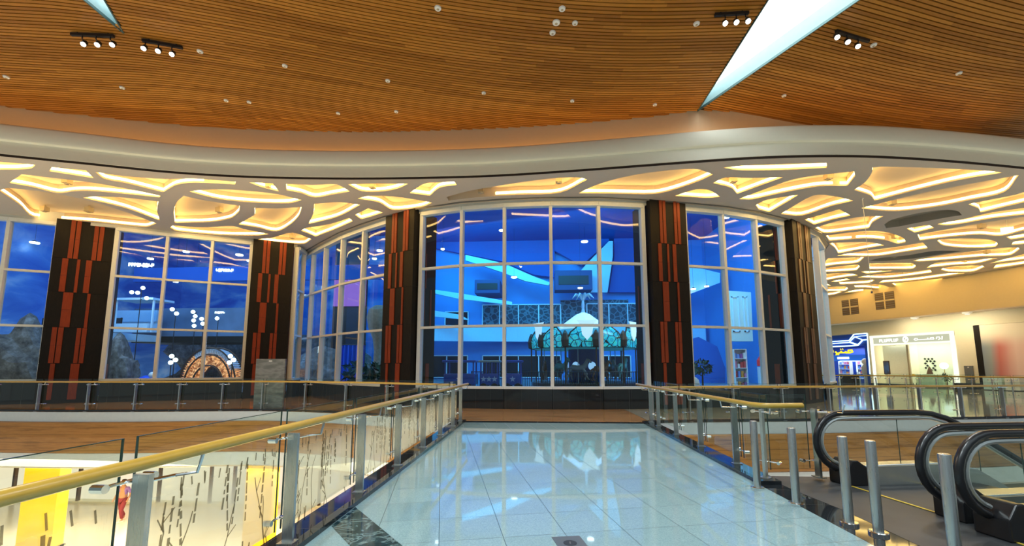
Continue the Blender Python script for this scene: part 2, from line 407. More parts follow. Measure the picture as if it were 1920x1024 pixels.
MB().prism(edgeR + [(44, 24), (44, 50), (9.0, 50), (9.0, 19.0), (8.0, 18.4), (3.3, 17.2)], -.25, 0).build('floor_right', M['pale_floor'], kind='structure')
def slab_edge(path, nm):
    MB().ribbon(path, [(0, .06), (0, -.02), (-.1, -.02), (-.1, .06)], True).build('trim_' + nm, M['black_granite'], kind='structure')
    MB().ribbon(path, [(.01, -.02), (.01, -.36), (-.16, -.36), (-.16, -.02)], True).build('wall_slab_band_' + nm, M['slab_grey'], kind='structure')
    MB().ribbon(path, [(.00, -.36), (.06, -.40), (.09, -.9), (.06, -1.42), (0, -1.46), (-.16, -1.46), (-.16, -.36)], True).build('wall_timber_band_' + nm, M['wood_band'], kind='structure')
    MB().ribbon(path, [(.02, -1.46), (.04, -1.92), (-.16, -1.92), (-.16, -1.46)], True).build('wall_soffit_band_' + nm, M['slab_white'], kind='structure')
slab_edge(edgeL, '5'); slab_edge(edgeR, '6')
MB().box((0, 13, -5.1), (90, 44, .2)).build('floor_lower', plain('lower_stone_floor', (.78, .72, .60), .2), kind='structure')
MB().box((22, 34.9, -2.6), (60, .2, 5.0)).build('wall_lower', plain('lower_wall_paint', (.66, .62, .52), .7), kind='structure')
MB().prism(edgeL + [(-2.4, 22), (-36, 22)], -1.98, -1.92).build('ceiling_lower_left', M['ceiling_paint'], kind='structure')
MB().prism(edgeR + [(44, 30), (3.3, 30)], -1.98, -1.92).build('ceiling_lower_right', M['ceiling_paint'], kind='structure')

# ------------------------------------------------------------------ timber slat ceiling
PITCH = .115
knots_a = [(-24, .13), (-14.8, .15), (-12.4, .12), (-11, .26), (-9.5, .31), (-6, .36), (-3, .285), (-.3, .20), (3.6, .03), (8, 0)]
knots_b = [(4, .34), (10, .33), (13, .26), (16, .19), (26, .17)]
def slope(k, x):
    if x <= k[0][0]: return k[0][1]
    for (a, s), (b, t) in zip(k, k[1:]):
        if x <= b: return s + (t - s) * (x - a) / (b - a)
    return k[-1][1]
def field(k, x0, x1, st=.25):
    xs = [x0 + st * i for i in range(int((x1 - x0) / st) + 1)]; g = [0]
    for i in range(1, len(xs)): g.append(g[-1] + slope(k, (xs[i] + xs[i - 1]) / 2) * st)
    return xs, g
wood_px = [(-300, 152), (-120, 182), (0, 200), (200, 222), (400, 240), (640, 248), (800, 246), (1000, 238), (1200, 222), (1310, 209)]
wood = smooth_path([at(x, y, ZW) for x, y in wood_px] + [at(1400, 214, ZW), Vector((9.4, 15.15, ZW)), Vector((11.6, 15.7, ZW)), Vector((14, 16.3, ZW)), Vector((17.5, 17.2, ZW)), Vector((22, 19, ZW))], 5)
def wood_edge(x):
    for a, b in zip(wood, wood[1:]):
        if a.x <= x <= b.x: return a.y + (b.y - a.y) * (x - a.x) / (b.x - a.x + 1e-9)
    return 11
SKR = [at(1308, 208, ZW), at(1440, 0, ZW), at(1610, 0, ZW)]     # right opening: tip, left edge, right edge
SKL = [at(232, 62, ZW), at(158, 0, ZW), at(196, 0, ZW)]
def edge_x(tip, far, y): return tip.x + (far.x - tip.x) * (tip.y - y) / (tip.y - far.y)
def in_hole(x, y, side=0):
    for S in (SKR, SKL):
        if y < S[0].y and y > 8.2 and edge_x(S[0], S[1], y) < x < edge_x(S[0], S[2], y): return True
    return False
def right_panel(x, y): return x > edge_x(SKR[0], SKR[2], min(y, SKR[0].y)) if y < SKR[0].y else x > SKR[0].x
sb = MB(); sb.uv = []
def slat_run(run, idx):
    for (x0, y0, u0), (x1, y1, u1) in zip(run, run[1:]):
        h = PITCH * .36
        a, b, c, d = (x0, y0 - h, ZW), (x0, y0 + h, ZW), (x1, y1 + h, ZW), (x1, y1 - h, ZW)
        up = lambda p: (p[0], p[1], ZW + .05)
        for q in ((a, b, c, d), (a, d, up(d), up(a)), (b, up(b), up(c), c)):
            sb.quad(*q)
        sb.uv += [(u0, idx + .3), (u0, idx + .7), (u1, idx + .7), (u1, idx + .3)] + [(u0, idx + .3), (u1, idx + .3), (u1, idx + .35), (u0, idx + .35)] + [(u0, idx + .7), (u0, idx + .65), (u1, idx + .65), (u1, idx + .7)]
idx = 0
for (k, x0, x1, right) in ((knots_a, -24, 7.5, False), (knots_b, 4.8, 22, True)):
    xs, g = field(k, x0, x1)
    ref = g[min(range(len(xs)), key=lambda i: abs(xs[i] - (0 if not right else 10)))]
    for j in range(-70, 150):
        yb = 6.0 + j * PITCH; off = random.random() * 5; run = []; idx += 1
        for i, x in enumerate(xs):
            y = yb + g[i] - ref
            ok = 1.0 < y < wood_edge(x) and right_panel(x, y) == right and not in_hole(x, y)
            if ok:
                if not run and i and 1.2 < y < wood_edge(x) - .2:     # start the slat right at an opening's edge
                    for t in range(1, 8):
                        xx = x - .25 * t / 8; yy = y - (g[i] - g[i - 1]) * t / 8
                        if in_hole(xx, yy) or right_panel(xx, yy) != right: break
                    if t > 1: run.append((x - .25 * (t - 1) / 8, y - (g[i] - g[i - 1]) * (t - 1) / 8, (off + (x - .25 * (t - 1) / 8) / 2.6)))
                run.append((x, y, off + x / 2.6))
            elif run:
                y1 = run[-1][1]
                for t in range(1, 8):
                    xx = xs[i - 1] + .25 * t / 8; yy = y1 + (g[i] - g[i - 1]) * t / 8
                    if in_hole(xx, yy) or right_panel(xx, yy) != right or yy > wood_edge(xx): break
                if t > 1: run.append((xs[i - 1] + .25 * (t - 1) / 8, y1 + (g[i] - g[i - 1]) * (t - 1) / 8, off + (xs[i - 1] + .25 * (t - 1) / 8) / 2.6))
                slat_run(run, idx); run = []
        if len(run) > 1: slat_run(run, idx)
timber = sb.build('ceiling_timber', M['slats'], kind='structure')
outer = [(p.x, p.y + .05) for p in wood] + [(22, .9), (-24, .9)]
def tri(S, far, grow=0.0):
    return [(S[0].x, S[0].y), (edge_x(S[0], S[2], far) + grow, far), (edge_x(S[0], S[1], far) - grow, far)]
backing = filled('backing_board', [outer, tri(SKR, 8.2), tri(SKL, 8.2)], ZW + .055, M['dark_gap'], parent=timber)
# the two pointed roof openings: reveal walls and the bright glazing
M['reveal'] = plain('white_reveal_paint', (.62, .84, .86), .6)
M['sky_glow'] = glow('overcast_sky_glazing', (.90, .985, 1.0), 5.0)
M['steel_trim'] = plain('dark_teal_trim', (.10, .17, .17), .4, .5)
for S, nm, h in ((SKR, '7', .50), (SKL, '8', .40)):
    T = tri(S, 8.2); b = MB(); c = MB(); t = MB()
    for i in (0, 1, 2):
        p, q = (T[0], T[1]) if i == 0 else (T[2], T[0]) if i == 2 else (T[1], T[2])
        b.quad((*p, ZW), (*q, ZW), (*q, ZW + h), (*p, ZW + h))
        b.quad((*p, ZW + h), (*q, ZW + h), (*q, ZW - .0), (*p, ZW - .0))
        t.span(p, q, .03, ZW - .02, ZW + .05)
    sk = b.build('ceiling_opening_' + nm, M['reveal'], kind='structure')
    t.build('opening_trim', M['steel_trim'], sk)
    MB().poly([(*T[0], ZW + h), (*T[1], ZW + h), (*T[2], ZW + h)]).build('glazing', M['sky_glow'], sk)

# ------------------------------------------------------------------ fascia between the two ceilings
fas = MB().ribbon(front, [(-.10, 8.36), (0, 8.36), (.0, 8.77), (.09, 8.80), (.12, 8.86), (.12, 9.24), (.08, 9.31), (.01, 9.35), (-.08, 9.36), (-.75, 9.34), (-.75, 8.9), (-.10, 8.9)], True)
fas.build('wall_fascia', M['fascia_paint'], kind='structure', smooth=True)
MB().ribbon(front, [(-.06, 8.29), (-.03, 8.29), (-.03, 8.37), (-.06, 8.37)], True).build('trim_9', M['dark_gap'], kind='structure')
MB().ribbon([(p.x, p.y) for p in wood], [(.0, 9.3), (.0, ZW + .08), (-.1, ZW + .08), (-.1, 9.3)], True).build('wall_upstand', M['tan_paint'], kind='structure')
cove_fp = [p for p in front if -20 < p[0] < 17]
MB().ribbon(cove_fp, [(-.34, 9.365), (-.40, 9.365), (-.40, 9.39), (-.34, 9.39)], True).build('cove_led_strip', glow('amber_led', (1, .56, .20), 9), kind='structure')

# ------------------------------------------------------------------ patterned ceiling with lit recesses
def Z(ox, oy, k, pts): return [(ox + a * k, oy + b * k) for a, b in pts]
kA = 480 / 1638; kT = 640 / 1638; k1 = 210 / 1195; k2 = 220 / 1252; k3 = 340 / 1920
HOLES = []
def H(o, pts, lit=1, spots=()):
    ox, oy, k = o; HOLES.append((Z(ox, oy, k, pts), lit, Z(ox, oy, k, spots)))
r4, r5, r6, r7, rT = (0, 280, kA), (400, 280, kA), (1060, 270, kA), (1440, 290, kA), (1280, 0, kT)
R1, R2, R3 = (1500, 390, k1), (1700, 390, k2), (1580, 290, k3)
H(r4, [(-80, 75), (60, 85), (228, 100), (200, 122), (100, 130), (-80, 128)])
H(r4, [(332, 115), (550, 135), (600, 185), (315, 140)])
H(r4, [(608, 145), (800, 172), (1060, 190), (1240, 188), (1510, 208), (1505, 225), (1250, 213), (1130, 228), (1045, 275), (800, 215), (670, 190)])
H(r4, [(140, 160), (330, 182), (580, 212), (800, 250), (1028, 298), (1020, 308), (850, 290), (600, 268), (480, 268), (370, 280), (200, 240), (58, 215)], 1, [(430, 210)])
H(r4, [(50, 248), (300, 275), (540, 322), (800, 400), (1002, 475), (930, 497), (600, 465), (215, 432), (120, 350), (-5, 265)], 1, [(285, 388), (568, 392)])
H(r4, [(530, 310), (620, 302), (830, 312), (1015, 335), (1005, 390), (1022, 455), (800, 375)])
H(r4, [(1210, 270), (1300, 260), (1480, 258), (1760, 285), (1930, 325), (1850, 345), (1640, 342), (1400, 318)])
H(r4, [(1175, 298), (1300, 325), (1535, 362), (1530, 400), (1480, 440), (1350, 465), (1118, 470), (1112, 400), (1130, 340)], 1, [(1403, 395)])
H(r5, [(160, 480), (265, 420), (262, 375), (400, 378), (566, 370), (545, 430), (480, 490), (400, 525), (280, 500)])
H(r4, [(1088, 500), (1110, 488), (1300, 500), (1480, 490), (1560, 510), (1720, 543), (1640, 552), (1400, 548), (1130, 522)])
H(r5, [(228, 212), (380, 218), (420, 270), (320, 245)], 1, [(348, 235)])
H(r5, [(465, 222), (640, 228), (785, 225), (875, 270), (760, 290), (650, 308), (560, 280), (468, 262)])
H(r5, [(862, 225), (1000, 220), (1248, 220), (1180, 250), (1080, 270), (950, 268)], 1, [(1018, 238)])
H(r5, [(1255, 280), (1350, 220), (1450, 212), (1540, 206), (1558, 228), (1450, 245), (1385, 297)])
H(r5, [(922, 315), (990, 300), (1130, 300), (1270, 318), (1400, 342), (1330, 370), (1150, 388), (1060, 340)])
H(r5, [(645, 350), (800, 338), (940, 355), (800, 430), (608, 478), (640, 410)])
H(r5, [(907, 420), (990, 378), (1085, 405), (1010, 430), (945, 447)])
H(r5, [(560, 520), (600, 502), (740, 480), (870, 440), (892, 460), (780, 510), (655, 558)])
H(r5, [(265, 578), (380, 565), (505, 533), (628, 575), (580, 605), (420, 598)], 1, [(505, 562)])
H((640, 0, kT), [(505, 945), (620, 915), (830, 880), (1020, 855), (1140, 852), (1180, 862), (1050, 925), (850, 935), (640, 948), (515, 963)], 2, [(670, 918), (1043, 870)])
H(r6, [(85, 315), (200, 262), (380, 210), (600, 175), (830, 160), (945, 195), (860, 235), (720, 285), (570, 320), (300, 318)])
H(r6, [(700, 332), (850, 288), (930, 300), (990, 338), (900, 345)])
H(rT, [(195, 805), (300, 795), (480, 788), (690, 782), (692, 805), (480, 815), (280, 817)])
H(r6, [(945, 250), (1025, 215), (1200, 218), (1393, 213), (1100, 320), (1060, 280)], 1, [(1075, 235)])
H(rT, [(270, 955), (500, 870), (600, 848), (822, 822), (828, 845), (790, 892), (650, 895), (480, 925), (330, 957)], 1, [(700, 852)])
H(rT, [(350, 985), (400, 960), (555, 935), (500, 970), (415, 1018), (365, 1005)])
H(r7, [(80, 380), (290, 262), (430, 268), (545, 295), (400, 330), (215, 390)])
H(R3, [(315, 138), (430, 128), (1000, 143), (1500, 170), (1695, 190), (1300, 255), (900, 345), (340, 487), (290, 430), (120, 375), (240, 290), (310, 190)])
H(R3, [(1865, 218), (1715, 395), (1350, 480), (1000, 550), (600, 597), (400, 592), (190, 568), (500, 490), (900, 395), (1400, 300)], 1, [(525, 515)])
H(R3, [(1330, 525), (1600, 470), (1850, 420), (2100, 330), (2100, 470), (1900, 510), (1460, 612), (1440, 570)])
H(R2, [(330, 172), (600, 120), (900, 50), (1252, 0), (1500, -30), (1500, 40), (1252, 70), (900, 112), (600, 165), (420, 185)])
H(R1, [(50, 125), (420, 15), (540, 80), (360, 120), (150, 178)])
H(R1, [(160, 213), (400, 140), (650, 95), (890, 88), (780, 150), (735, 215), (500, 245), (260, 268)])
H(R3, [(440, 740), (520, 690), (800, 620), (1080, 585), (1220, 600), (1262, 640), (1100, 665), (800, 720), (600, 760), (460, 778)], 0)
H(R2, [(0, 220), (230, 185), (293, 212), (180, 240), (85, 262)])
H(R1, [(275, 297), (500, 265), (760, 245), (950, 265), (1100, 320), (1130, 365), (1040, 380), (900, 340), (700, 325), (500, 338), (315, 350)], 1, [(1015, 310)])
H(R2, [(115, 285), (500, 215), (800, 160), (1252, 95), (1500, 66), (1500, 200), (1252, 240), (1010, 297), (780, 285), (500, 305), (140, 347)], 1, [(800, 205)])
H(R2, [(325, 350), (370, 335), (640, 325), (850, 335), (950, 360), (975, 390), (940, 415), (700, 427), (480, 415), (380, 395)])
H(R1, [(315, 380), (400, 370), (730, 365), (900, 398), (720, 430), (410, 485), (370, 425)])
H(R1, [(390, 510), (700, 455), (1000, 420), (1313, 370), (1363, 430), (1138, 465), (800, 515)])
H(R1, [(735, 565), (850, 535), (1150, 505), (1440, 458), (1740, 460), (1500, 495), (1200, 540), (900, 565)], 0, [(1005, 515)])
H(R1, [(230, 628), (300, 535), (690, 525), (610, 585), (400, 605)])
H(R1, [(135, 692), (170, 655), (400, 625), (620, 603), (640, 630), (600, 665), (400, 680)])
H(R1, [(135, 712), (400, 695), (510, 695), (620, 718), (400, 750), (250, 775), (135, 775)])
H(R1, [(325, 785), (490, 757), (540, 765), (400, 790)])
H(R1, [(745, 592), (900, 588), (1195, 590), (1240, 625), (1195, 650), (740, 655)])
H(R2, [(65, 565), (400, 500), (700, 465), (1000, 428), (1180, 422), (1210, 440), (1100, 505), (800, 520), (400, 555), (150, 572)], 1, [(857, 477)])
H(R2, [(210, 640), (320, 585), (600, 562), (970, 535), (760, 590), (500, 610)], 1, [(625, 565)])
H(R2, [(360, 660), (400, 640), (600, 615), (800, 615), (832, 632), (700, 680), (450, 682)])
H(R1, [(650, 680), (1000, 668), (720, 700)])
H(R1, [(610, 740), (900, 698), (1195, 682), (1390, 656), (1405, 690), (1195, 720), (900, 750)], 1, [(1102, 692)])
H(R1, [(840, 800), (900, 770), (1195, 742), (1500, 704), (1770, 694), (1500, 735), (1195, 775)])
H(R1, [(415, 797), (600, 778), (800, 768), (740, 800), (430, 818)])
H(R1, [(145, 795), (230, 795), (335, 828), (150, 835)])
H(R1, [(145, 860), (300, 845), (480, 838), (515, 860), (480, 885), (150, 890)], 1, [(298, 850)])
H(R1, [(575, 828), (700, 817), (850, 817), (965, 850), (850, 862), (700, 850), (590, 850)])
H(R1, [(150, 905), (460, 892), (360, 925), (150, 945)])
H(R1, [(470, 905), (620, 870), (800, 872), (600, 896)])
H(R1, [(335, 945), (560, 910), (840, 887), (640, 930), (500, 955)])
H(R1, [(975, 805), (1195, 785), (1640, 740), (1400, 790), (1195, 820), (1050, 845)])
H(R2, [(890, 590), (1252, 492), (1400, 462), (1400, 522), (1252, 548)])
H(R2, [(960, 600), (1252, 560), (1400, 535), (1400, 570), (1252, 600), (925, 645)])
H(R2, [(1065, 310), (1300, 262), (1500, 232), (1500, 270), (1120, 335)])
H(R2, [(1115, 395), (1150, 360), (1400, 320), (1500, 310), (1500, 350), (1252, 385)])
ZH = .34
cl_out = [(p[0], p[1] + .06) for p in front] + [(40, 24), (40, 46), (20, 47), (17.7, 47)] + [xy(p) for p in reversed(rot)] + [xy(p) for p in reversed(wallL)] + [(-36, 12)]
loops = []
for pts, lit, spots in HOLES:
    o2 = soft_outline(pts, 4)
    loops.append([xy(at(p[0], p[1], ZC)) for p in o2])
pat = filled('ceiling_patterned', [cl_out] + loops, ZC, M['ceiling_paint'], kind='structure')
M['cove_paint'] = plain('cove_paint', (.68, .55, .39), .8, var=.02)
M['cove_unlit'] = plain('unlit_cove_paint', (.42, .38, .30), .8, var=.02)  # cove paint darkened for recesses without LED, shade put into the colour
M['led'] = glow('warm_led_strip', (1.0, .64, .20), 17.0)
M['spot_box'] = plain('pale_bronze_lamp_body', (.52, .42, .26), .4, .2)
for (pts, lit, spots), lp in zip(HOLES, loops):
    b = MB(); n = len(lp); cx = sum(p[0] for p in lp) / n; cy = sum(p[1] for p in lp) / n
    for i in range(n):
        p, q = lp[i], lp[(i + 1) % n]
        b.quad((*p, ZC), (*q, ZC), (*q, ZC + ZH), (*p, ZC + ZH))
    cove = b.build('light_cove' if lit else 'ceiling_recess', M['cove_paint'] if lit else M['cove_unlit'], pat)
    filled('recess_top', [lp], ZC + ZH, M['cove_paint'] if lit else M['cove_unlit'], parent=cove)
    if lit:
        s = MB()
        for i in range(n):
            p, q = Vector(lp[i]), Vector(lp[(i + 1) % n])
            if (q - p).length < 1e-4: continue
            if lit == 2 and not (-1.5 < p.x < 1.9): continue
            d = (q - p).normalized(); nn = Vector((-d.y, d.x))
            if nn.dot(Vector((cx, cy)) - p) < 0: nn = -nn
            p2, q2 = p + nn * .012, q + nn * .012
            s.quad((*p2, ZC + .07), (*q2, ZC + .07), (*q2, ZC + .165), (*p2, ZC + .165))
        if s.v: s.build('led_strip', M['led'], cove)
    for sp_ in spots:
        q = at(sp_[0], sp_[1], ZC + .12)
        k = MB().box((q.x, q.y, ZC + .16), (.22, .22, .2)).lathe([(.07, -.03), (.085, 0)], (q.x, q.y, ZC + .06), 12)
        k.box((q.x, q.y, ZC + .30), (.05, .05, .08))
        k.build('spotlight', M['spot_box'], cove)

# ------------------------------------------------------------------ glass wall
def bay(i, pts, sill, kinds=None, ztr=(3.21, 5.70), inset=0.0):
    fr = MB(); pn = MB(); ba = MB(); base = MB()
    P = [Vector((p[0], p[1])) for p in pts]
    for k, p in enumerate(P):
        a = P[max(k - 1, 0)]; b = P[min(k + 1, len(P) - 1)]; d = (b - a).normalized(); nn = Vector((d.y, -d.x))
        wd = .16 if k in (0, len(P) - 1) else .125
        ang = atan2(d.y, d.x)
        c = p + nn * -.02
        fr.box((c.x, c.y, (sill + ZT) / 2), (wd, .24, ZT - sill), ang)
    for p, q in zip(P, P[1:]):
        for zz, h, t in ((sill + .04, .10, .26), (ztr[0], .10, .14), (ztr[1], .10, .14), (ZT - .05, .16, .26)):
            fr.span(p, q, t, zz - h / 2, zz + h / 2, .02)
        d = (q - p).normalized(); nn = Vector((d.y, -d.x))
        a = p - nn * .05; b = q - nn * .05
        pn.quad((a.x, a.y, sill), (b.x, b.y, sill), (b.x, b.y, ZT), (a.x, a.y, ZT))
        base.span(p, q, .30, 0, sill - .01, 0)
    f = fr.build('window_%d' % i, M['white_frame'], kind='structure')
    pn.build('window_pane', M['glass_window'], f)
    base.build('baseboard_%d' % i, M['black_granite'], kind='structure')
M['sheen_strip'] = plain('brown_sheen_timber', (.15, .065, .035), .4, var=.3, scale=4)  # red timber turned brown: grazing reflection put into the strip colour
M['header'] = plain('white_header_paint', (.72, .72, .66), .6)
SR, SL = .76, .97
bay(1, wallL[0:4], SL, ztr=(3.40, 5.85)); bay(2, wallL[4:8], SL, ztr=(3.40, 5.85))
bay(3, [wallL[8] + Vector((.10, -.05, 0)), Vector((-13.35, 23.3, 0)), rot[0]], .9, ztr=(3.3, 5.8))
bay(4, rot[0:6], SR); bay(5, rot[6:12], SR); bay(6, rot[12:16], SR); bay(7, rot[17:22], SR)
def header(path, nm):
    MB().ribbon(path, [(.10, ZT), (.10, ZC + .6), (-.15, ZC + .6), (-.15, ZT)], True).build('wall_header_' + nm, M['header'], kind='structure')
    MB().ribbon(path, [(-.02, ZC + .5), (-.02, 16.5), (-.15, 16.5), (-.15, ZC + .5)], True).build('wall_above_' + nm, M['charcoal'], kind='structure')
header([xy(p) for p in wallL] + [(-13.35, 23.3)], 'left'); header([(-13.35, 23.3)] + [xy(p) for p in rot], 'rotunda')
MB().ribbon([xy(p) for p in rot], [(.34, ZC - .005), (.34, ZC - .05), (.30, ZC - .05), (.30, ZC - .005)], True).build('trim_10', M['grey_metal'], kind='structure')

# ------------------------------------------------------------------ clad pillars
ROWS = [[(.25, .325), (.345, .42), (.65, .725), (.745, .82)], [(.174, .272), (.419, .471), (.572, .67)], [(.26, .42), (.657, .71)],
        [(.15, .23), (.25, .333), (.55, .62), (.64, .716)], [(.19, .266), (.52, .664)]]
def pillar(p, q, label, out=.32, back=1.1, front=None):
    p = Vector(xy(p)); q = Vector(xy(q)); d = (q - p).normalized(); nn = Vector((d.y, -d.x)); Lw = (q - p).length
    base = (p + q) / 2
    t = thing('pillar', (base.x, base.y, 0), label, 'pillar', 'clad pillars between the window bays')
    P = lambda s, o: p + d * s + nn * o
    c = [P(0, out), P(Lw, out), P(Lw, -back), P(0, -back)]
    b = MB(); 
    zs = [0, .15, 1.75, 3.36, 4.95, 6.50, ZC + .002]
    for z0, z1 in zip(zs, zs[1:]):        # stacked cladding panels with shadow joints
        b.prism([xy(k) for k in c], z0 + .006, z1 - .006 if z1 < ZC else z1)
    c2 = [P(.012, out - .012), P(Lw - .012, out - .012), P(Lw - .012, -back + .012), P(.012, -back + .012)]
    b.prism([xy(k) for k in c2], 0, ZC)
    b.build('cladding', M['charcoal'], t)
    rows = list(zip(zs[1:], zs[2:]))[::-1]
    for r, (z0, z1) in enumerate(rows):
        for (a, e) in ROWS[r]:
            x = MB(); o = out + .001
            pts = [P(Lw * a, o - .02), P(Lw * e, o - .02), P(Lw * e, o + .028), P(Lw * a, o + .028)]
            zm = (z0 + z1) / 2
            x.prism([xy(k) for k in pts], z0 + .01, zm - .004); x.prism([xy(k) for k in pts], zm + .004, z1 - .01)
            x.build('timber_strip', front or M['red_wood'], t)
        for side in (0, 1):               # strips on the flanks
            s0 = 0 if side == 0 else Lw; sg = -1 if side == 0 else 1
            for (a, e) in ROWS[r][:2]:
                a2, e2 = out - (out + back) * (a + .1), out - (out + back) * (e + .1)
                pts = [P(s0 - sg * .02, a2), P(s0 - sg * .02, e2), P(s0 + sg * .028, e2), P(s0 + sg * .028, a2)]
                MB().prism([xy(k) for k in pts], z0 + .01, z1 - .01).build('flank_strip', M['red_wood'], t)
    return t
pillar(at(112, 415, ZC - .05) * 1.0, at(220, 428, ZC - .05), 'broad black pillar with red timber strips, leftmost in the glass wall, left of the rocky cave window', .30)
pillar(at(476, 456, ZT), at(551, 464.5, ZT), 'black pillar with red timber strips in the inner corner, behind the tall grey directory board')
pillar(rot[5] + Vector((.02, 0, 0)), rot[6] - Vector((.14, 0, 0)), 'black and red striped pillar on the curved glass wall, left of the five-pane window')
pillar(rot[11] + Vector((.16, 0, 0)), rot[12] - Vector((.1, 0, 0)), 'black and red striped pillar on the curved glass wall, right of the five-pane window')
pillar(rot[15] + Vector((.08, .06, 0)), rot[16] + Vector((.35, .45, 0)), 'striped pillar with a painted brown sheen, seen edge-on at the right end of the curved glass wall', .42, front=M['sheen_strip'])

# ------------------------------------------------------------------ railings
def film_material():
    m = N('frosted_film'); sp = m.n('ShaderNodeSeparateXYZ'); m.l(m.pos(), sp.inputs[0])
    nz = m.noise(m.mapping(m.pos(), (3, 3, .6)), 2, 3)
    g = m.n('ShaderNodeMapRange'); g.interpolation_type = 'SMOOTHSTEP'
    g.inputs['From Min'].default_value = .98; g.inputs['From Max'].default_value = .55; g.inputs['To Max'].default_value = .93
    m.l(m.math('MULTIPLY_ADD', nz, .12, m.math('SUBTRACT', sp.outputs[2], .06)), g.inputs['Value'])
    tr = m.n('ShaderNodeBsdfTransparent'); tr.inputs[0].default_value = (.95, .97, .95, 1)
    rf = m.n('ShaderNodeBsdfTransparent'); rf.inputs[0].default_value = (.97, .93, .84, 1)
    tl = m.n('ShaderNodeBsdfTranslucent'); tl.inputs[0].default_value = (.95, .88, .74, 1)
    df = m.n('ShaderNodeBsdfDiffuse'); df.inputs[0].default_value = (.80, .78, .70, 1)
    a = m.n('ShaderNodeMixShader'); a.inputs[0].default_value = .78; m.l(rf.outputs[0], a.inputs[1]); m.l(tl.outputs[0], a.inputs[2])
    b = m.n('ShaderNodeMixShader'); b.inputs[0].default_value = .10; m.l(a.outputs[0], b.inputs[1]); m.l(df.outputs[0], b.inputs[2])
    c = m.n('ShaderNodeMixShader'); m.l(g.outputs[0], c.inputs[0]); m.l(tr.outputs[0], c.inputs[1]); m.l(b.outputs[0], c.inputs[2])
    m.l(c.outputs[0], m.out.inputs[0]); return m.m
M['film'] = film_material()
m = N('dark_translucent_print'); tr = m.n('ShaderNodeBsdfTransparent'); tr.inputs[0].default_value = (.55, .50, .40, 1)
df = m.n('ShaderNodeBsdfDiffuse'); m.l(m.mixc(m.noise(m.obj(), 6), (.10, .10, .08), (.16, .15, .12)), df.inputs[0])
x = m.n('ShaderNodeMixShader'); x.inputs[0].default_value = .55; m.l(tr.outputs[0], x.inputs[1]); m.l(df.outputs[0], x.inputs[2]); m.l(x.outputs[0], m.out.inputs[0]); M['print'] = m.m

def clamp_set(mb, p, d, n, z, off, half=.15):
    a = p + n * off
    mb.tube([(a.x - d.x * half, a.y - d.y * half, z), (a.x + d.x * half, a.y + d.y * half, z)], .011, 8)
    for s in (-1, 1):
        q = a + d * (s * half)
        mb.tube([(q.x + n.x * .035, q.y + n.y * .035, z), (q.x - n.x * .035, q.y - n.y * .035, z)], .024, 10)
def branches(u_len, seed):
    """strokes (u0,z0)-(u1,z1)-width of the printed tree pattern on one pane"""
    R = random.Random(seed); out = []
    for _ in range(13):                                 # dashed upright trunks
        u = R.uniform(.06, u_len - .06); z = R.uniform(.30, .62); lean = R.uniform(-.12, .12)
        while z < R.uniform(.72, .86):
            h = R.uniform(.03, .10); out.append((u, z, u + lean * h, z + h, R.uniform(.012, .022))); u += lean * h; z += h + R.uniform(.01, .03)
    for _ in range(16):                                 # short strokes along the upper fade
        u = R.uniform(.03, u_len - .03); z = R.uniform(.78, .84); out.append((u, z, u + R.uniform(-.02, .02), z + R.uniform(.04, .09), .012))
    for _ in range(5):                                  # long curving stems with forks near the foot
        u = R.uniform(.1, u_len - .1); z = .10; bend = R.uniform(-.35, .35)
        while z < R.uniform(.5, .8):
            z2 = z + .06; u2 = u + bend * .06 + R.uniform(-.008, .008); bend += R.uniform(-.12, .12)
            out.append((u, z, u2, z2, .011))
            if R.random() < .25: out.append((u2, z2, u2 + R.choice((-1, 1)) * R.uniform(.04, .09), z2 + R.uniform(.06, .12), .009))
            u, z = u2, z2
    for _ in range(6):                                  # twigs rising from the foot
        u = R.uniform(.05, u_len - .05); out.append((u, .09, u + R.uniform(-.06, .06), .09 + R.uniform(.08, .16), .016))
    return [s for s in out if 0 < s[0] < u_len and 0 < s[2] < u_len]

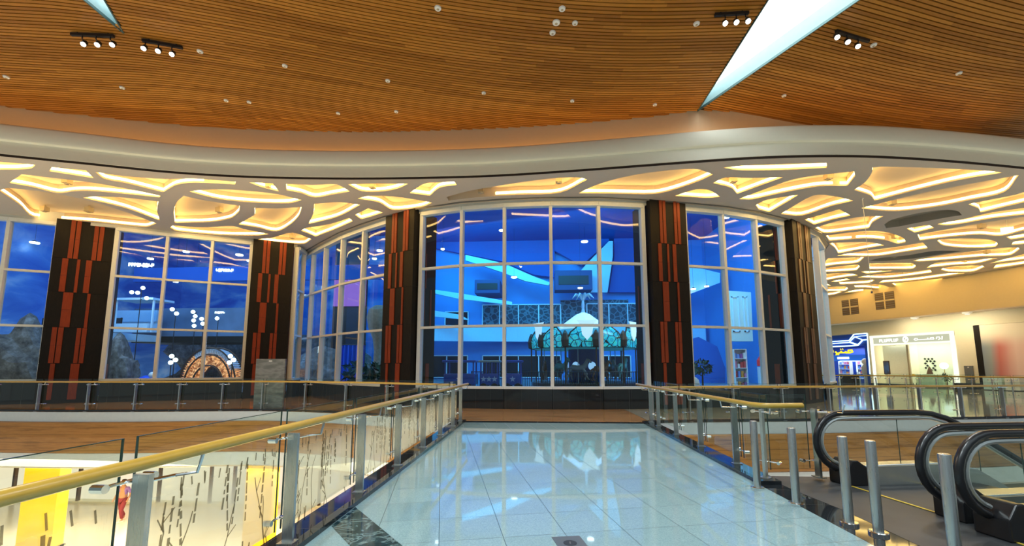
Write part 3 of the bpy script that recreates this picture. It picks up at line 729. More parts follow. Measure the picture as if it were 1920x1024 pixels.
def railing(name, loc, label, posts, rail_path, rail_off, n_side, zr=1.1, zt=1.2, zb=.10, film=False, base=0.0, rail_r=.034, ends=None, ztop=1.0, group=None):
    t = thing(name, loc, label, 'railing', group)
    P = [Vector((p[0], p[1])) for p in posts]
    for k, p in enumerate(P):
        a = P[max(k - 1, 0)]; b = P[min(k + 1, len(P) - 1)]; d = (b - a).normalized(); n = Vector((d.y, -d.x)) * n_side
        po = MB(); ang = atan2(d.y, d.x)
        po.box((p.x, p.y, (base + ztop) / 2), (.035, .095, ztop - base), ang)
        po.box((p.x, p.y, base + .006), (.12, .14, .012), ang)
        po_o = po.build('post', M['steel'], t)
        c = MB(); clamp_set(c, p, d, n, .26, -.10); c.tube([(p.x - n.x * .10, p.y - n.y * .10, .26), (p.x, p.y, .26)], .012, 8)
        c.build('clamp', M['chrome'], po_o)
        c = MB(); clamp_set(c, p, d, n, .955, -.10)
        c.tube([(p.x - n.x * .10, p.y - n.y * .10, .955), (p.x, p.y, .955)], .012, 8)
        r = p + n * rail_off; q = p + d * .16
        c.tube([(p.x, p.y, .955), (q.x + n.x * .05, q.y + n.y * .05, .955), (q.x + n.x * rail_off * .9 + d.x * .04, q.y + n.y * rail_off * .9 + d.y * .04, .965), (r.x + d.x * .22, r.y + d.y * .22, zr - .02)], .010, 8)
        c.build('rail_bracket', M['chrome'], po_o)
    for k, (p, q) in enumerate(zip(P, P[1:])):
        d = (q - p).normalized(); n = Vector((d.y, -d.x)) * n_side; L = (q - p).length
        a = p - n * .10 + d * .045; b = q - n * .10 - d * .045
        g = MB().quad((a.x, a.y, base + zb), (b.x, b.y, base + zb), (b.x, b.y, zt), (a.x, a.y, zt)).build('glass_panel', M['glass_rail'], t)
        e = MB()
        for s in (a, b): e.box((s.x, s.y, (base + zb + zt) / 2), (.008, .010, zt - base - zb), atan2(d.y, d.x))
        e.span(a, b, .010, zt - .003, zt + .001)
        e.build('glass_edge', M['glass_edge'], g)
        if film:
            o = -.012
            MB().quad((a.x - n.x * .012, a.y - n.y * .012, base + zb), (b.x - n.x * .012, b.y - n.y * .012, base + zb), (b.x - n.x * .012, b.y - n.y * .012, .99), (a.x - n.x * .012, a.y - n.y * .012, .99)).build('frosted_film', M['film'], g)
            s = MB()
            for (u0, z0, u1, z1, wd) in branches(L - .1, hash((name, k)) % 1000 if False else k * 7 + film):
                f0 = a + d * u0 + n * .006; f1 = a + d * u1 + n * .006; v = Vector((u1 - u0, z1 - z0)); v.normalize(); w_ = Vector((v.y, -v.x)) * (wd / 2)
                pt = lambda f, z, sg: (f.x + d.x * w_.x * sg, f.y + d.y * w_.x * sg, z + w_.y * sg)
                s.quad(pt(f0, z0, -1), pt(f0, z0, 1), pt(f1, z1, 1), pt(f1, z1, -1))
            s.build('printed_branches', M['print'], g)
    hr = MB().tube([(p[0], p[1], zr) for p in rail_path], rail_r, 14).build('handrail', M['brass_wood'], t, smooth=True)
    return t
ysL = [-.6, .86, 2.37, 3.87, 5.41, 6.86, 8.38, 9.88, 11.35, 12.45]
railing('bridge_railing', (-2.22, 4, 0), 'glass railing with gold handrail along the left side of the bridge, nearest the camera',
        [(-2.22, y) for y in ysL], [(-2.05, -.6), (-2.05, 12.66)], .17, 1, film=3, base=.05)
railing('bridge_railing', (3.2, 9, 0), 'shorter glass railing with gold handrail on the right side of the bridge',
        [(3.2, y) for y in (12.5, 11.75, 10.3, 8.8, 7.3, 6.42)] + [(3.97, 6.50)], [(2.87, 12.66), (2.86, 5.98), (2.90, 5.86), (3.0, 5.80), (3.44, 5.86)], .30, 1, base=.05)
def on_path(path, px):                 # where the sight line of picture column px crosses a ground path
    d = ray(px, 700); best = None
    for a, b in zip(path, path[1:]):
        a = Vector(a); b = Vector(b); e = b - a; den = d.x * e.y - d.y * e.x
        if abs(den) < 1e-9: continue
        s = (a.x * -d.y + a.y * d.x) / den * -1
        if 0 <= s <= 1:
            best = a + e * s; break
    return best
inL = [(p[0], p[1] + .05) for p in edgeL]; inR = [(p[0] + .02, p[1] + .06) for p in edgeR]
pl = [on_path(inL, x) for x in (-110, -10, 78, 170, 258, 340, 420, 495, 575, 650, 727, 790)]
pl = [p for p in pl if p] + [Vector((-2.45, 12.9))]
railing('balcony_railing', (-10, 15, 0), 'curved glass railing with gold handrail on the far balcony edge, left of the bridge', pl,
        [(p.x, p.y) for p in smooth_path([Vector((q.x, q.y, 0)) for q in pl], 4)], .02, 1, zr=1.06, zt=1.16, base=.0, rail_r=.032)
pr = [Vector((3.36, 12.9))] + [p for p in [on_path(inR, x) for x in (1290, 1372, 1463, 1550, 1637, 1719, 1796, 1873, 1950, 2030)] if p]
railing('balcony_railing', (9, 13.8, 0), 'curved glass railing with gold handrail behind the escalators, right of the bridge end', pr,
        [(p.x, p.y) for p in smooth_path([Vector((q.x, q.y, 0)) for q in pr], 4)], .02, 1, zr=1.0, zt=1.10, base=.0, rail_r=.032, ztop=.95)
far_path = [(p.x, p.y) for p in smooth_path([Vector(p) for p in ((14.8, 26.9, 0), (16.7, 26.4, 0), (20.4, 25.0, 0), (22.9, 21.7, 0), (25.5, 18.0, 0))], 6)]
pf = [p for p in [on_path(far_path, x) for x in (1540, 1571, 1603, 1641, 1666, 1697, 1723, 1754, 1786, 1820, 1858, 1895, 1935)] if p]
railing('balcony_railing', (20, 25, 0), 'thin distant railing with gold handrail in front of the two lit shops', pf, [(p.x, p.y) for p in pf], .02, 1, base=0, rail_r=.035)

# ------------------------------------------------------------------ bollards, floor box
def bollard(loc, label):
    t = thing('bollard', loc, label, 'bollard', 'steel bollards at the escalator landing')
    x, y, z = loc
    MB().lathe([(.044, 0), (.044, .868), (.041, .876), (.030, .88)], (x, y, z), 28).build('post', M['steel'], t, smooth=True)
    MB().lathe([(.082, 0), (.082, .022), (.076, .028), (.050, .030)], (x, y, z), 28).build('base_flange', M['chrome'], t, smooth=True)
    return t
b0 = bollard((2.90, 6.05, 0), 'steel bollard at the end of the right bridge railing, farthest from the camera')
for (px, py, lab) in ((1483, 802, 'steel bollard standing alone, second from the right bridge railing'), (1578, 818, 'left bollard of the close pair in front of the far escalator'),
                      (1631, 826, 'right bollard of the close pair in front of the far escalator'), (1770, 851, 'nearest bollard, in front of the second escalator at lower right')):
    q = at(px, py, .88); copy_thing(b0, (q.x, q.y, .002), lab)
t = thing('floor_box', (.28, 4.13, 0), 'square grey floor box cover with round lid set in the pale bridge floor', 'floor box')
MB().prism([(.125, 4.262), (.392, 4.305), (.452, 4.03), (.19, 3.985)], .0, .004).build('cover_plate', plain('grey_cover_plate', (.16, .19, .20), .35, .4), t)
MB().lathe([(.062, 0), (.062, .0015), (.058, .002)], (.29, 4.13, .004), 24).build('round_lid', plain('dark_lid', (.05, .06, .065), .4, .4), t)
MB().box((.29, 4.13, .0065), (.012, .05, .001)).build('lid_slot', M['grey_metal'], t)

# ------------------------------------------------------------------ escalators
EA = radians(9.0); EX, EN = Vector((cos(EA), sin(EA))), Vector((-sin(EA), cos(EA)))
M['yellow_line'] = plain('yellow_paint', (.65, .48, .06), .5)
M['skirt'] = plain('pale_steel_skirt', (.50, .53, .52), .28, .8)
m = N('step_tread'); sp = m.n('ShaderNodeSeparateXYZ'); m.l(m.pos(), sp.inputs[0])
M['tread'] = m.bsdf(m.mixc(m.math('FRACT', m.math('MULTIPLY', sp.outputs[1], 40)), (.02, .02, .02), (.12, .12, .12)), .4, .5)
def escalator(origin, label):
    O = Vector(origin)
    t = thing('escalator', (O.x, O.y, 0), label, 'escalator')
    P = lambda s, w_, z: (O.x + EX.x * s - EN.x * w_, O.y + EX.y * s - EN.y * w_, z)      # s along, w_ across towards camera
    W = 1.37; s1, run = 1.55, 7.5; k = math.tan(radians(30))
    for w0 in (0.0, W):
        top = [(s1 + .35 * j, -.35 * j * k * min(1, j / 3 + .15) if j < 3 else None) for j in range(1)]
        path = []
        for a in range(0, 13):                              # newel half circle, bottom to top
            g = radians(-110 - a * (160 / 12)); path.append((.40 + .40 * cos(g), .57 + .385 * sin(g)))
        path += [(.55, .955), (1.0, .955), (s1, .955), (s1 + .25, .935), (s1 + .5, .865), (s1 + .8, .72)]
        for j in range(1, 8): path.append((s1 + .8 + j * .9, .72 - j * .9 * k))
        hp = [P(s, w0, z) for s, z in path]
        MB().tube(hp, .040, 12).build('handrail', M['rubber'], t, smooth=True)
        inner = [(.40 + .325 * cos(radians(-110 - a * (160 / 12))), .57 + .31 * sin(radians(-110 - a * (160 / 12)))) for a in range(13)]
        inner += [(.55, .885), (1.0, .885), (s1, .885), (s1 + .24, .868), (s1 + .48, .80), (s1 + .78, .655)]
        for j in range(1, 8): inner.append((s1 + .78 + j * .9, .655 - j * .9 * k))
        MB().tube([P(s, w0, z) for s, z in inner], .026, 8).build('handrail_guide', M['skirt'], t, smooth=True)
        low = [(s1 + .8 + 6.3, -.55 - 6.3 * k + .30), (s1 + .9, .27), (s1 + .3, .30), (.40, .30)]
        gp = [P(s, w0, z) for s, z in inner] + [P(s1 + .78 + 6.3, w0, .655 - 6.3 * k - .5), P(s1 + .75, w0, .17), P(s1 + .2, w0, .25), P(.45, w0, .25)]
        g = MB().poly(gp).build('glass_balustrade', M['glass_escalator'], t)
        j_ = MB()
        for s in (1.25, 2.5): j_.hexa([P(s, w0 - .004, .25 if s < 2 else .1), P(s + .006, w0 - .004, .25 if s < 2 else .1), P(s + .006, w0 + .004, .25 if s < 2 else .1), P(s, w0 + .004, .25 if s < 2 else .1),
                                       P(s, w0 - .004, .87 if s < 2 else .5), P(s + .006, w0 - .004, .87 if s < 2 else .5), P(s + .006, w0 + .004, .87 if s < 2 else .5), P(s, w0 + .004, .87 if s < 2 else .5)])
        j_.build('glass_joint', M['glass_edge'], g)
        c = MB()                                           # black end cap at the foot of the newel
        cap = [(.28, .005), (.60, .005), (.60, .24), (.46, .34), (.38, .34), (.28, .20)]
        for (wa, wb) in ((-.15, .15),):
            n0 = len(c.v); m_ = len(cap)
            c.v += [Vector(P(s, w0 + wa, z)) for s, z in cap] + [Vector(P(s, w0 + wb, z)) for s, z in cap]
            c.f.append(tuple(n0 + i for i in range(m_))); c.f.append(tuple(n0 + m_ + i for i in reversed(range(m_))))
            for i in range(m_): c.f.append((n0 + i, n0 + m_ + i, n0 + m_ + (i + 1) % m_, n0 + (i + 1) % m_))
        c.build('end_cap', M['rubber'], t, bevel=.015)
        d = MB()
        sl = [(.60, .005, .25), (s1 + .2, .005, .26), (s1 + .75, -.12, .17), (s1 + .78 + 6.3, -6.3 * k - .35, .655 - 6.3 * k - .5)]
        for (a, za, zb_), (b, zc, zd) in zip(sl, sl[1:]):
            d.hexa([P(a, w0 - .14, za), P(b, w0 - .14, zc), P(b, w0 + .14, zc), P(a, w0 + .14, za), P(a, w0 - .14, zb_), P(b, w0 - .14, zd), P(b, w0 + .14, zd), P(a, w0 + .14, zb_)])
        d.build('skirt_deck', M['skirt'], t)
        l = MB()                                           # bright trim line along the deck
        for (a, za, zb_), (b, zc, zd) in zip(sl, sl[1:]):
            l.tube([P(a, w0 + .10, zb_ + .008), P(b, w0 + .10, zd + .008)], .008, 6)
        l.build('deck_trim', M['chrome'], t)
    f = MB(); f.hexa([P(.35, .15, .004), P(1.45, .15, .004), P(1.45, W - .15, .004), P(.35, W - .15, .004), P(.35, .15, .010), P(1.45, .15, .010), P(1.45, W - .15, .010), P(.35, W - .15, .010)])
    f.build('comb_plate', M['landing'], t)
    y = MB()
    for (a, b) in ((.32, .35), (1.36, 1.39)): y.hexa([P(a, .15, .008), P(b, .15, .008), P(b, W - .15, .008), P(a, W - .15, .008), P(a, .15, .013), P(b, .15, .013), P(b, W - .15, .013), P(a, W - .15, .013)])
    y.build('yellow_line', M['yellow_line'], t)
    for j in range(16):
        s = 1.45 + j * .40; z = 0 if j < 2 else -(j - 1.5) * .23
        q = MB(); q.hexa([P(s, .16, z - .28), P(s + .40, .16, z - .28), P(s + .40, W - .16, z - .28), P(s, W - .16, z - .28), P(s, .16, z), P(s + .40, .16, z), P(s + .40, W - .16, z), P(s, W - .16, z)])
        q.build('step', M['tread'], t)
    u = MB(); u.hexa([P(1.45, -.14, -.35), P(s1 + 7.0, -.14, -4.6), P(s1 + 7.0, W + .14, -4.6), P(1.45, W + .14, -.35), P(1.45, -.14, -.30), P(s1 + 7.0, -.14, -4.3), P(s1 + 7.0, W + .14, -4.3), P(1.45, W + .14, -.30)])
    u.build('truss_cladding', M['grey_metal'], t)
    return t
escalator((3.85, 6.30), 'black-railed escalator going down to the right, the farther one, behind the pair of bollards')
escalator((4.00, 4.45), 'black-railed escalator at the right edge, the nearer one, behind the nearest bollard')

# ------------------------------------------------------------------ spot tracks and ceiling dots
M['lamp_glow'] = glow('white_lamp', (1.0, .97, .92), 14)
def track(p0, p1, label, heads):
    a = at(*p0, ZW - .12); b = at(*p1, ZW - .12); d = (b - a).normalized(); mid = (a + b) / 2
    t = thing('spotlight_track', (mid.x, mid.y, ZW), label, 'track light', 'black spotlight tracks on the timber ceiling')
    MB().span(xy(a), xy(b), .07, ZW - .10, ZW - .03).build('track', M['black_metal'], t)
    for e in (a + d * .15, b - d * .15): MB().tube([(e.x, e.y, ZW - .03), (e.x, e.y, ZW)], .02, 8).build('hanger', M['black_metal'], t)
    for (hx, hy) in heads:
        q = at(hx, hy, ZW - .30); h = MB()
        foot = a + d * max(.08, min((b - a).length - .08, (q - a).dot(d)))
        h.tube([(foot.x, foot.y, ZW - .10), (foot.x, foot.y, ZW - .17), (q.x, q.y, q.z + .10)], .014, 8)
        tip = Vector((q.x, q.y, q.z)); dirv = Vector((-q.x * .02, -.55, -.8)).normalized()
        h.tube([tip - dirv * .16, tip - dirv * .12, tip], [.05, .062, .066], 14)
        ho = h.build('lamp_head', M['black_metal'], t, smooth=True)
        MB().tube([tip - dirv * .01, tip + dirv * .006], .058, 14).build('lamp_face', M['lamp_glow'], ho)
track((133, 68), (213, 71), 'black three-lamp track left of the narrow ceiling opening tip, upper left', [(156, 83), (182, 84), (210, 84)])
track((266, 79), (342, 93), 'black three-lamp track just right of the narrow ceiling opening tip', [(269, 91), (296, 96), (322, 102)])
track((1340, 32), (1404, 28), 'black three-lamp track touching the left side of the big white ceiling opening', [(1360, 44), (1381, 42), (1403, 40)])
track((1568, 62), (1629, 81), 'black three-lamp track to the right of the big white ceiling opening', [(1570, 70), (1590, 79), (1609, 87)])
M['white_plastic'] = plain('white_plastic', (.88, .86, .80), .5)
DOTS = [(821, 16, .085, 'white ceiling disc at the top centre, left of the cluster of four'), (1054, 17, .085, 'topmost white ceiling disc of the cluster of four'),
        (1043, 43, .10, 'white dome detector, largest of the cluster of four ceiling discs'), (1078, 44, .075, 'rightmost white ceiling disc of the cluster of four'),
        (1036, 62, .085, 'lowest white ceiling disc of the cluster of four'), (1306, 45, .08, 'white ceiling disc left of the track beside the big opening'),
        (1638, 85, .08, 'white ceiling disc just right of the track on the right panel'), (1798, 138, .08, 'white ceiling disc alone on the right timber panel'),
        (1470, 180, .07, 'white ceiling disc low on the right panel near the big opening'), (375, 97, .08, 'white ceiling disc right of the second left track'),
        (534, 124, .075, 'white ceiling disc between the left tracks and the middle'), (12, 145, .08, 'white ceiling disc at the left picture edge'),
        (229, 165, .075, 'white ceiling disc below the two left tracks'), (424, 189, .07, 'left one of two neighbouring ceiling discs near the left fascia'),
        (467, 192, .07, 'right one of two neighbouring ceiling discs near the left fascia'), (634, 213, .07, 'white ceiling disc closest to the fascia, left of centre'),
        (743, 210, .07, 'white ceiling disc close to the fascia, at the centre left'), (727, 152, .075, 'white ceiling disc in mid ceiling, left of centre'),
        (907, 175, .07, 'white ceiling disc in mid ceiling below the cluster of four'), (1073, 190, .07, 'white ceiling disc near the fascia, right of centre'),
        (1228, 197, .07, 'white ceiling disc left of the big opening tip'), ]
for (px, py, r, lab) in DOTS:
    q = at(px, py, ZW - .02)
    t = thing('ceiling_detector', (q.x, q.y, ZW), lab, 'ceiling fitting', 'small white fittings on the timber ceiling')
    MB().lathe([(r * .55, -.045), (r * .9, -.035), (r, -.012), (r, 0)], (q.x, q.y, ZW), 18).build('housing', M['white_plastic'], t, smooth=True)
    MB().lathe([(r * .2, -.06), (r * .34, -.05), (r * .36, -.044)], (q.x, q.y, ZW), 14).build('sensor', M['spot_box'], t, smooth=True)

# ------------------------------------------------------------------ attraction hall behind the glass wall
HZ = .30                                # hall floor height
M['hall_blue'] = plain('blue_wall_paint', (.08, .32, .68), .7, var=.05, scale=.8)
M['hall_pale'] = plain('pale_blue_paint', (.62, .80, .88), .7)
M['hall_deep'] = plain('deep_blue_paint', (.02, .11, .38), .8, var=.15, scale=.3)
M['hall_floor'] = plain('hall_floor_resin', (.20, .30, .36), .3)
m = N('sky_mural'); co = m.pos(); nz = m.n('ShaderNodeTexNoise'); nz.inputs['Scale'].default_value = .22; nz.inputs['Detail'].default_value = 8; nz.inputs['Distortion'].default_value = .8; m.l(m.mapping(co, (1, 1, 2.2)), nz.inputs['Vector'])
M['mural'] = m.bsdf(m.ramp(nz.outputs['Fac'], [(.36, (.03, .15, .55)), (.50, (.10, .30, .70)), (.58, (.30, .50, .78)), (.66, (.62, .70, .85))]), .8)
m = N('rock_face'); vo = m.n('ShaderNodeTexVoronoi', feature='DISTANCE_TO_EDGE'); vo.inputs['Scale'].default_value = .9; m.l(m.pos(), vo.inputs['Vector']); nz = m.noise(m.pos(), 2.2, 6, .65)
M['rock'] = m.bsdf(m.ramp(nz, [(.3, (.05, .04, .035)), (.52, (.17, .145, .12)), (.72, (.34, .31, .28))]), .9, bump=nz, bstr=.9)
M['black_glass'] = plain('dark_window_glass', (.012, .018, .025), .08, spec=.5)
m = N('lattice_screen'); vo = m.n('ShaderNodeTexVoronoi', feature='DISTANCE_TO_EDGE'); vo.inputs['Scale'].default_value = 2.0; m.l(m.pos(), vo.inputs['Vector'])
M['lattice'] = m.bsdf(m.mixc(m.math('LESS_THAN', vo.outputs['Distance'], .09), (.015, .03, .05), (.10, .17, .20)), .5)
M['foliage'] = plain('dark_green_foliage', (.035, .075, .035), .7, var=.5, scale=25)
M['lamp_white'] = glow('cool_white_lamp', (.85, .95, 1.0), 9)
M['globe'] = glow('cool_globe_lamp', (.80, .95, 1.0), 5)

hall = [(p.x + (.0), p.y + .16) for p in wallL] + [(-13.3, 23.5)] + [(p.x, p.y + .2) for p in rot[:17]] + [(16.6, 27), (17.2, 30), (17.3, 46), (-36, 46)]
MB().prism(hall, .05, HZ).build('floor_hall', M['hall_floor'], kind='structure')
MB().box((-9, 45.15, 7.6), (56, .3, 15.2)).build('wall_hall_back', M['hall_blue'], kind='structure')
MB().prism([(-38, 12), (-24, 16.6), (-13.4, 23.3), (-7, 18.6), (1, 16.4), (8, 17.8), (13, 20.6), (16.6, 25.5), (17.6, 30), (17.6, 46), (-38, 46)], 14.95, 15.2).build('ceiling_hall', M['hall_deep'], kind='structure')
MB().box((17.55, 38, 7.6), (.2, 15.9, 15.2)).build('wall_hall_right', M['hall_blue'], kind='structure')
MB().box((-37, 30, 7.6), (.3, 32, 15.2)).build('wall_hall_left', M['mural'], kind='structure')
MB().box((-25, 41.8, 7.6), (25, .3, 15.2)).build('wall_hall_mural', M['mural'], kind='structure')
MB().box((-12.6, 43.4, 7.6), (.3, 3.4, 15.2)).build('wall_hall_step', M['hall_blue'], kind='structure')
def hp(px, py, Y): return aty(px, py, Y)
def facet(nm, pts, Y, mat, th=.4, kind='structure', parent=None):
    P = [hp(x, y, Y) for x, y in pts]; b = MB(); n = len(P)
    b.v = [Vector((p.x, Y, p.z)) for p in P] + [Vector((p.x, Y + th, p.z)) for p in P]
    b.f = [tuple(range(n)), tuple(n + i for i in reversed(range(n)))] + [(i, n + i, n + (i + 1) % n, (i + 1) % n) for i in range(n)]
    return b.build(nm, mat, parent, kind)
# folded pale and blue planes of the hall ceiling and upper walls; the first two slabs imitate skylight reflections in the glass
facet('skylight_reflection_1', [(873, 478), (945, 494), (1000, 518), (1032, 530), (1028, 535), (985, 527), (940, 510), (873, 488)], 42, M['hall_pale'])
facet('skylight_reflection_2', [(1142, 452), (1149, 452), (1149, 480), (1139, 548), (1053, 548), (1100, 495)], 43, M['hall_pale'], .6)
facet('wall_fold_3', [(800, 541), (862, 550), (960, 566), (960, 572), (858, 560), (800, 547)], 41, M['hall_pale'])
facet('wall_fold_4', [(800, 580), (862, 590), (880, 600), (800, 592)], 41, M['hall_pale'])
facet('wall_fold_5', [(1040, 380), (1142, 380), (1142, 452), (1090, 498), (1040, 470)], 44, M['hall_deep'], .5)
facet('wall_fold_6', [(780, 380), (1040, 380), (1040, 520), (1000, 515), (945, 491), (780, 458)], 44.2, M['hall_deep'], .5)
facet('wall_fold_7', [(1150, 380), (1260, 380), (1260, 548), (1142, 548), (1152, 480)], 44, M['hall_deep'], .5)
# balcony ledge across the back wall
b = MB(); led = [(-14, 40.5), (-8, 42.3), (-2, 43.3), (4, 43.8), (17, 44)]
b.ribbon(led, [(0, 4.15), (0, 5.75), (-1.2, 5.75), (-1.2, 4.9)], True); b.build('wall_hall_ledge', M['hall_pale'], kind='structure')
def back_window(i, x0, x1, y0, y1, muls, mat, Y=44.95):
    a = hp(x0, y0, Y); c = hp(x1, y1, Y)
    f = MB(); t = .11
    for zz in (a.z, c.z): f.box(((a.x + c.x) / 2, Y - .05, zz), (abs(c.x - a.x), .12, t))
    for mx in [x0, x1] + muls:
        q = hp(mx, y0, Y); f.box((q.x, Y - .05, (a.z + c.z) / 2), (t, .12, a.z - c.z))
    o = f.build('window_%d' % i, M['white_frame'], kind='structure')
    MB().quad((a.x, Y - .03, c.z), (c.x, Y - .03, c.z), (c.x, Y - .03, a.z), (a.x, Y - .03, a.z)).build('window_pane', mat, o)
back_window(8, 905, 1051, 572, 612, [937, 972, 1010], M['lattice']); back_window(9, 1100, 1200, 570, 612, [1141, 1176], M['lattice'])
back_window(10, 835, 878, 585, 612, [], M['black_glass'])
back_window(11, 905, 1051, 667, 708, [937, 972, 1010], M['black_glass']); back_window(12, 1100, 1182, 667, 708, [1141], M['black_glass'])
back_window(13, 800, 877, 667, 708, [838], M['black_glass'])
q0, q1 = hp(1051, 568, 44.9), hp(1180, 612, 44.9)
MB().quad((q0.x, 44.96, q1.z), (q1.x, 44.96, q1.z), (q1.x, 44.96, q0.z + .3), (q0.x, 44.96, q0.z + .3)).build('wall_lattice_screen', M['lattice'], kind='structure')
for (x0, y0, x1, y1, lab) in ((891, 526, 938, 551, 'dark boxy air unit high on the blue hall wall, left'), (1040, 509, 1110, 545, 'dark boxy air unit high on the blue hall wall, right, by the pale skylight reflection')):
    a, c = hp(x0, y0, 41.5), hp(x1, y1, 41.5); px_ = x0
    t = thing('air_unit', ((a.x + c.x) / 2, 41.5, c.z), lab, 'air unit')
    y1_ = 44.2 if px_ < 1000 else 42.9; MB().box(((a.x + c.x) / 2, (41.1 + y1_) / 2, (a.z + c.z) / 2), (c.x - a.x, y1_ - 41.1, a.z - c.z)).build('casing', plain('navy_unit_casing', (.02, .05, .16), .6) if 'navy_unit_casing' not in bpy.data.materials else bpy.data.materials['navy_unit_casing'], t, bevel=.05)
    MB().box(((a.x + c.x) / 2, 41.08, (a.z + c.z) / 2), ((c.x - a.x) * .8, .06, (a.z - c.z) * .45)).build('grille', M['black_metal'], t)

SPOTS = [(1096, 453, 40, 'bright lamp at the top of the five-pane window, fourth pane', .34), (964, 520, 40, 'bright lamp in the middle row of the five-pane window, third pane', .3),
         (1088, 540, 38, 'small bright lamp beside the pale skylight reflection, middle row', .24), (940, 432, 38, 'small lamp beside the mullion at the upper left of the five-pane window', .22),
         (830, 467, 30, 'small lamp at the upper left pane of the five-pane window', .14), (65, 455, 28, 'lamp in the leftmost window above the white balcony', .28),
         (282, 485, 33, 'lamp at upper left of the three-pane left window', .24), (349, 472, 34, 'lamp at the top of the middle pane of the three-pane left window', .24),
         (449, 478, 34, 'lamp at the top right pane of the three-pane left window, larger', .30), (467, 489, 33, 'small lamp by the right edge of the three-pane left window', .18),
         (329, 528, 33, 'lamp just above the upper rail of the three-pane left window', .22), (368, 515, 33, 'small lamp in the centre of the three-pane left window', .16),
         (712, 470, 32, 'upper lamp in the window bay left of the red-striped rotunda pillar', .24), (702, 485, 32, 'second lamp in the bay left of the red-striped rotunda pillar', .18),
         (1362, 407, 31, 'bright lamp at the top of the window bay right of the right rotunda pillar', .26), (1300, 542, 38, 'left one of two square lamps on the bright blue wall', .22), (1325, 537, 38, 'right one of two square lamps on the bright blue wall', .20)]
for (px, py, Y, lab, r) in SPOTS:
    q = hp(px, py, Y)
    t = thing('hall_spotlight', q, lab, 'spotlight', 'spotlights in the blue hall')
    MB().lathe([(r * .8, .02), (r * .8, .06), (r * .4, .12), (r * .1, .16)], q, 14).build('housing', M['black_metal'], t)
    MB().lathe([(r * .92, -.05), (r * .95, .03)], q, 14).build('lamp_face', M['lamp_white'], t)
    MB().tube([(q.x, q.y, q.z + .15), (q.x, q.y, 14.96)], .008, 6).build('suspension_rod', M['black_metal'], t)

# carousel
cx, cy, CR = 3.30, 30.4, 3.55
t = thing('carousel', (cx, cy, HZ), 'round carousel with teal leaded-glass canopy and white peaked roof in the blue hall', 'carousel')
m = N('teal_leaded_glass'); vo = m.n('ShaderNodeTexVoronoi', feature='DISTANCE_TO_EDGE'); vo.inputs['Scale'].default_value = 2.4; m.l(m.pos(), vo.inputs['Vector'])
vc = m.n('ShaderNodeTexVoronoi'); vc.inputs['Scale'].default_value = 2.4; m.l(m.pos(), vc.inputs['Vector'])
pc = m.ramp(m.math('FRACT', m.math('MULTIPLY', vc.outputs['Distance'], 2.2)), [(.0, (.02, .50, .60)), (.5, (.02, .30, .42)), (1, (.05, .62, .52))])
ed = m.math('LESS_THAN', vo.outputs['Distance'], .045)
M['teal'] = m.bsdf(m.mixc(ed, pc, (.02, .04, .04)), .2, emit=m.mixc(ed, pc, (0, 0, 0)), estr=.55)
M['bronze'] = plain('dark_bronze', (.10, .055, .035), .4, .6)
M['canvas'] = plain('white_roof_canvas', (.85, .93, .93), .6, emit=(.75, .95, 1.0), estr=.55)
M['plume'] = plain('silver_leaf', (.45, .52, .50), .4, .4)
MB().lathe([(CR + .1, 0), (CR + .1, .22), (CR, .26)], (cx, cy, HZ), 40).build('platform', M['bronze'], t)
MB().lathe([(1.1, .26), (1.1, 2.5)], (cx, cy, HZ), 24).build('core', plain('dark_blue_drum', (.03, .06, .22), .3), t)
for a in range(6):
    g = a * pi / 3 + .4; o = MB().lathe([(.30, 0), (.28, .03), (.0, .04)], (0, 0, 0), 16, 1, 1)
    o.v = [Vector((cx + sin(g) * (1.1 + v.z) + cos(g) * v.x, cy - cos(g) * (1.1 + v.z) + sin(g) * v.x, HZ + 1.35 + v.y)) for v in o.v]
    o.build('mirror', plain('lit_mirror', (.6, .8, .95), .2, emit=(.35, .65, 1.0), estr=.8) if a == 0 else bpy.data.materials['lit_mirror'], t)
nseg = 12
for a in range(nseg):
    g0, g1 = 2 * pi * a / nseg + .1, 2 * pi * (a + 1) / nseg + .1; gm = (g0 + g1) / 2
    o = MB(); rows = 7; cols = 7                            # bulged leaf-topped canopy shield
    grid = []
    for i in range(rows + 1):
        u = i / rows
        for j in range(cols + 1):
            v = j / cols; wf = sin(pi * (.18 + .82 * (1 - u * .85)) / 2) * (1 if u < .75 else 1 - (u - .75) * 2.0)
            g = gm + (v - .5) * (g1 - g0) * .92 * max(.2, wf); r = CR + .12 + .16 * sin(pi * u) - .25 * u
            o.v.append(Vector((cx + r * sin(g), cy - r * cos(g), HZ + 2.55 + 1.30 * u)))
    for i in range(rows):
        for j in range(cols):
            n_ = i * (cols + 1) + j; o.f.append((n_, n_ + 1, n_ + cols + 2, n_ + cols + 1))
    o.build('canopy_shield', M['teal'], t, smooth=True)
    fr = MB(); edge_ = [o.v[i * (cols + 1)] for i in range(rows + 1)] + [o.v[i * (cols + 1) + cols] for i in reversed(range(rows + 1))]
    fr.tube(edge_, .05, 6, closed=True); fr.build('shield_frame', M['bronze'], t)
    p0 = Vector((cx + (CR + .15) * sin(g0), cy - (CR + .15) * cos(g0), 0))
    MB().lathe([(.05, .26), (.05, 2.5), (.22, 2.6), (.26, 3.0), (.16, 3.4), (.05, 3.6)], (p0.x, p0.y, HZ), 10).build('column', M['bronze'], t)
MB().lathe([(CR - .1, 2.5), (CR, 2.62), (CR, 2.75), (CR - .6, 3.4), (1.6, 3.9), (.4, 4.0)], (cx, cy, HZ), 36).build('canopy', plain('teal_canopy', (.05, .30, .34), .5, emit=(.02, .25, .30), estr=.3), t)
q = MB(); npt = 8; zb, zt_ = HZ + 4.1, HZ + 5.2
ring = []
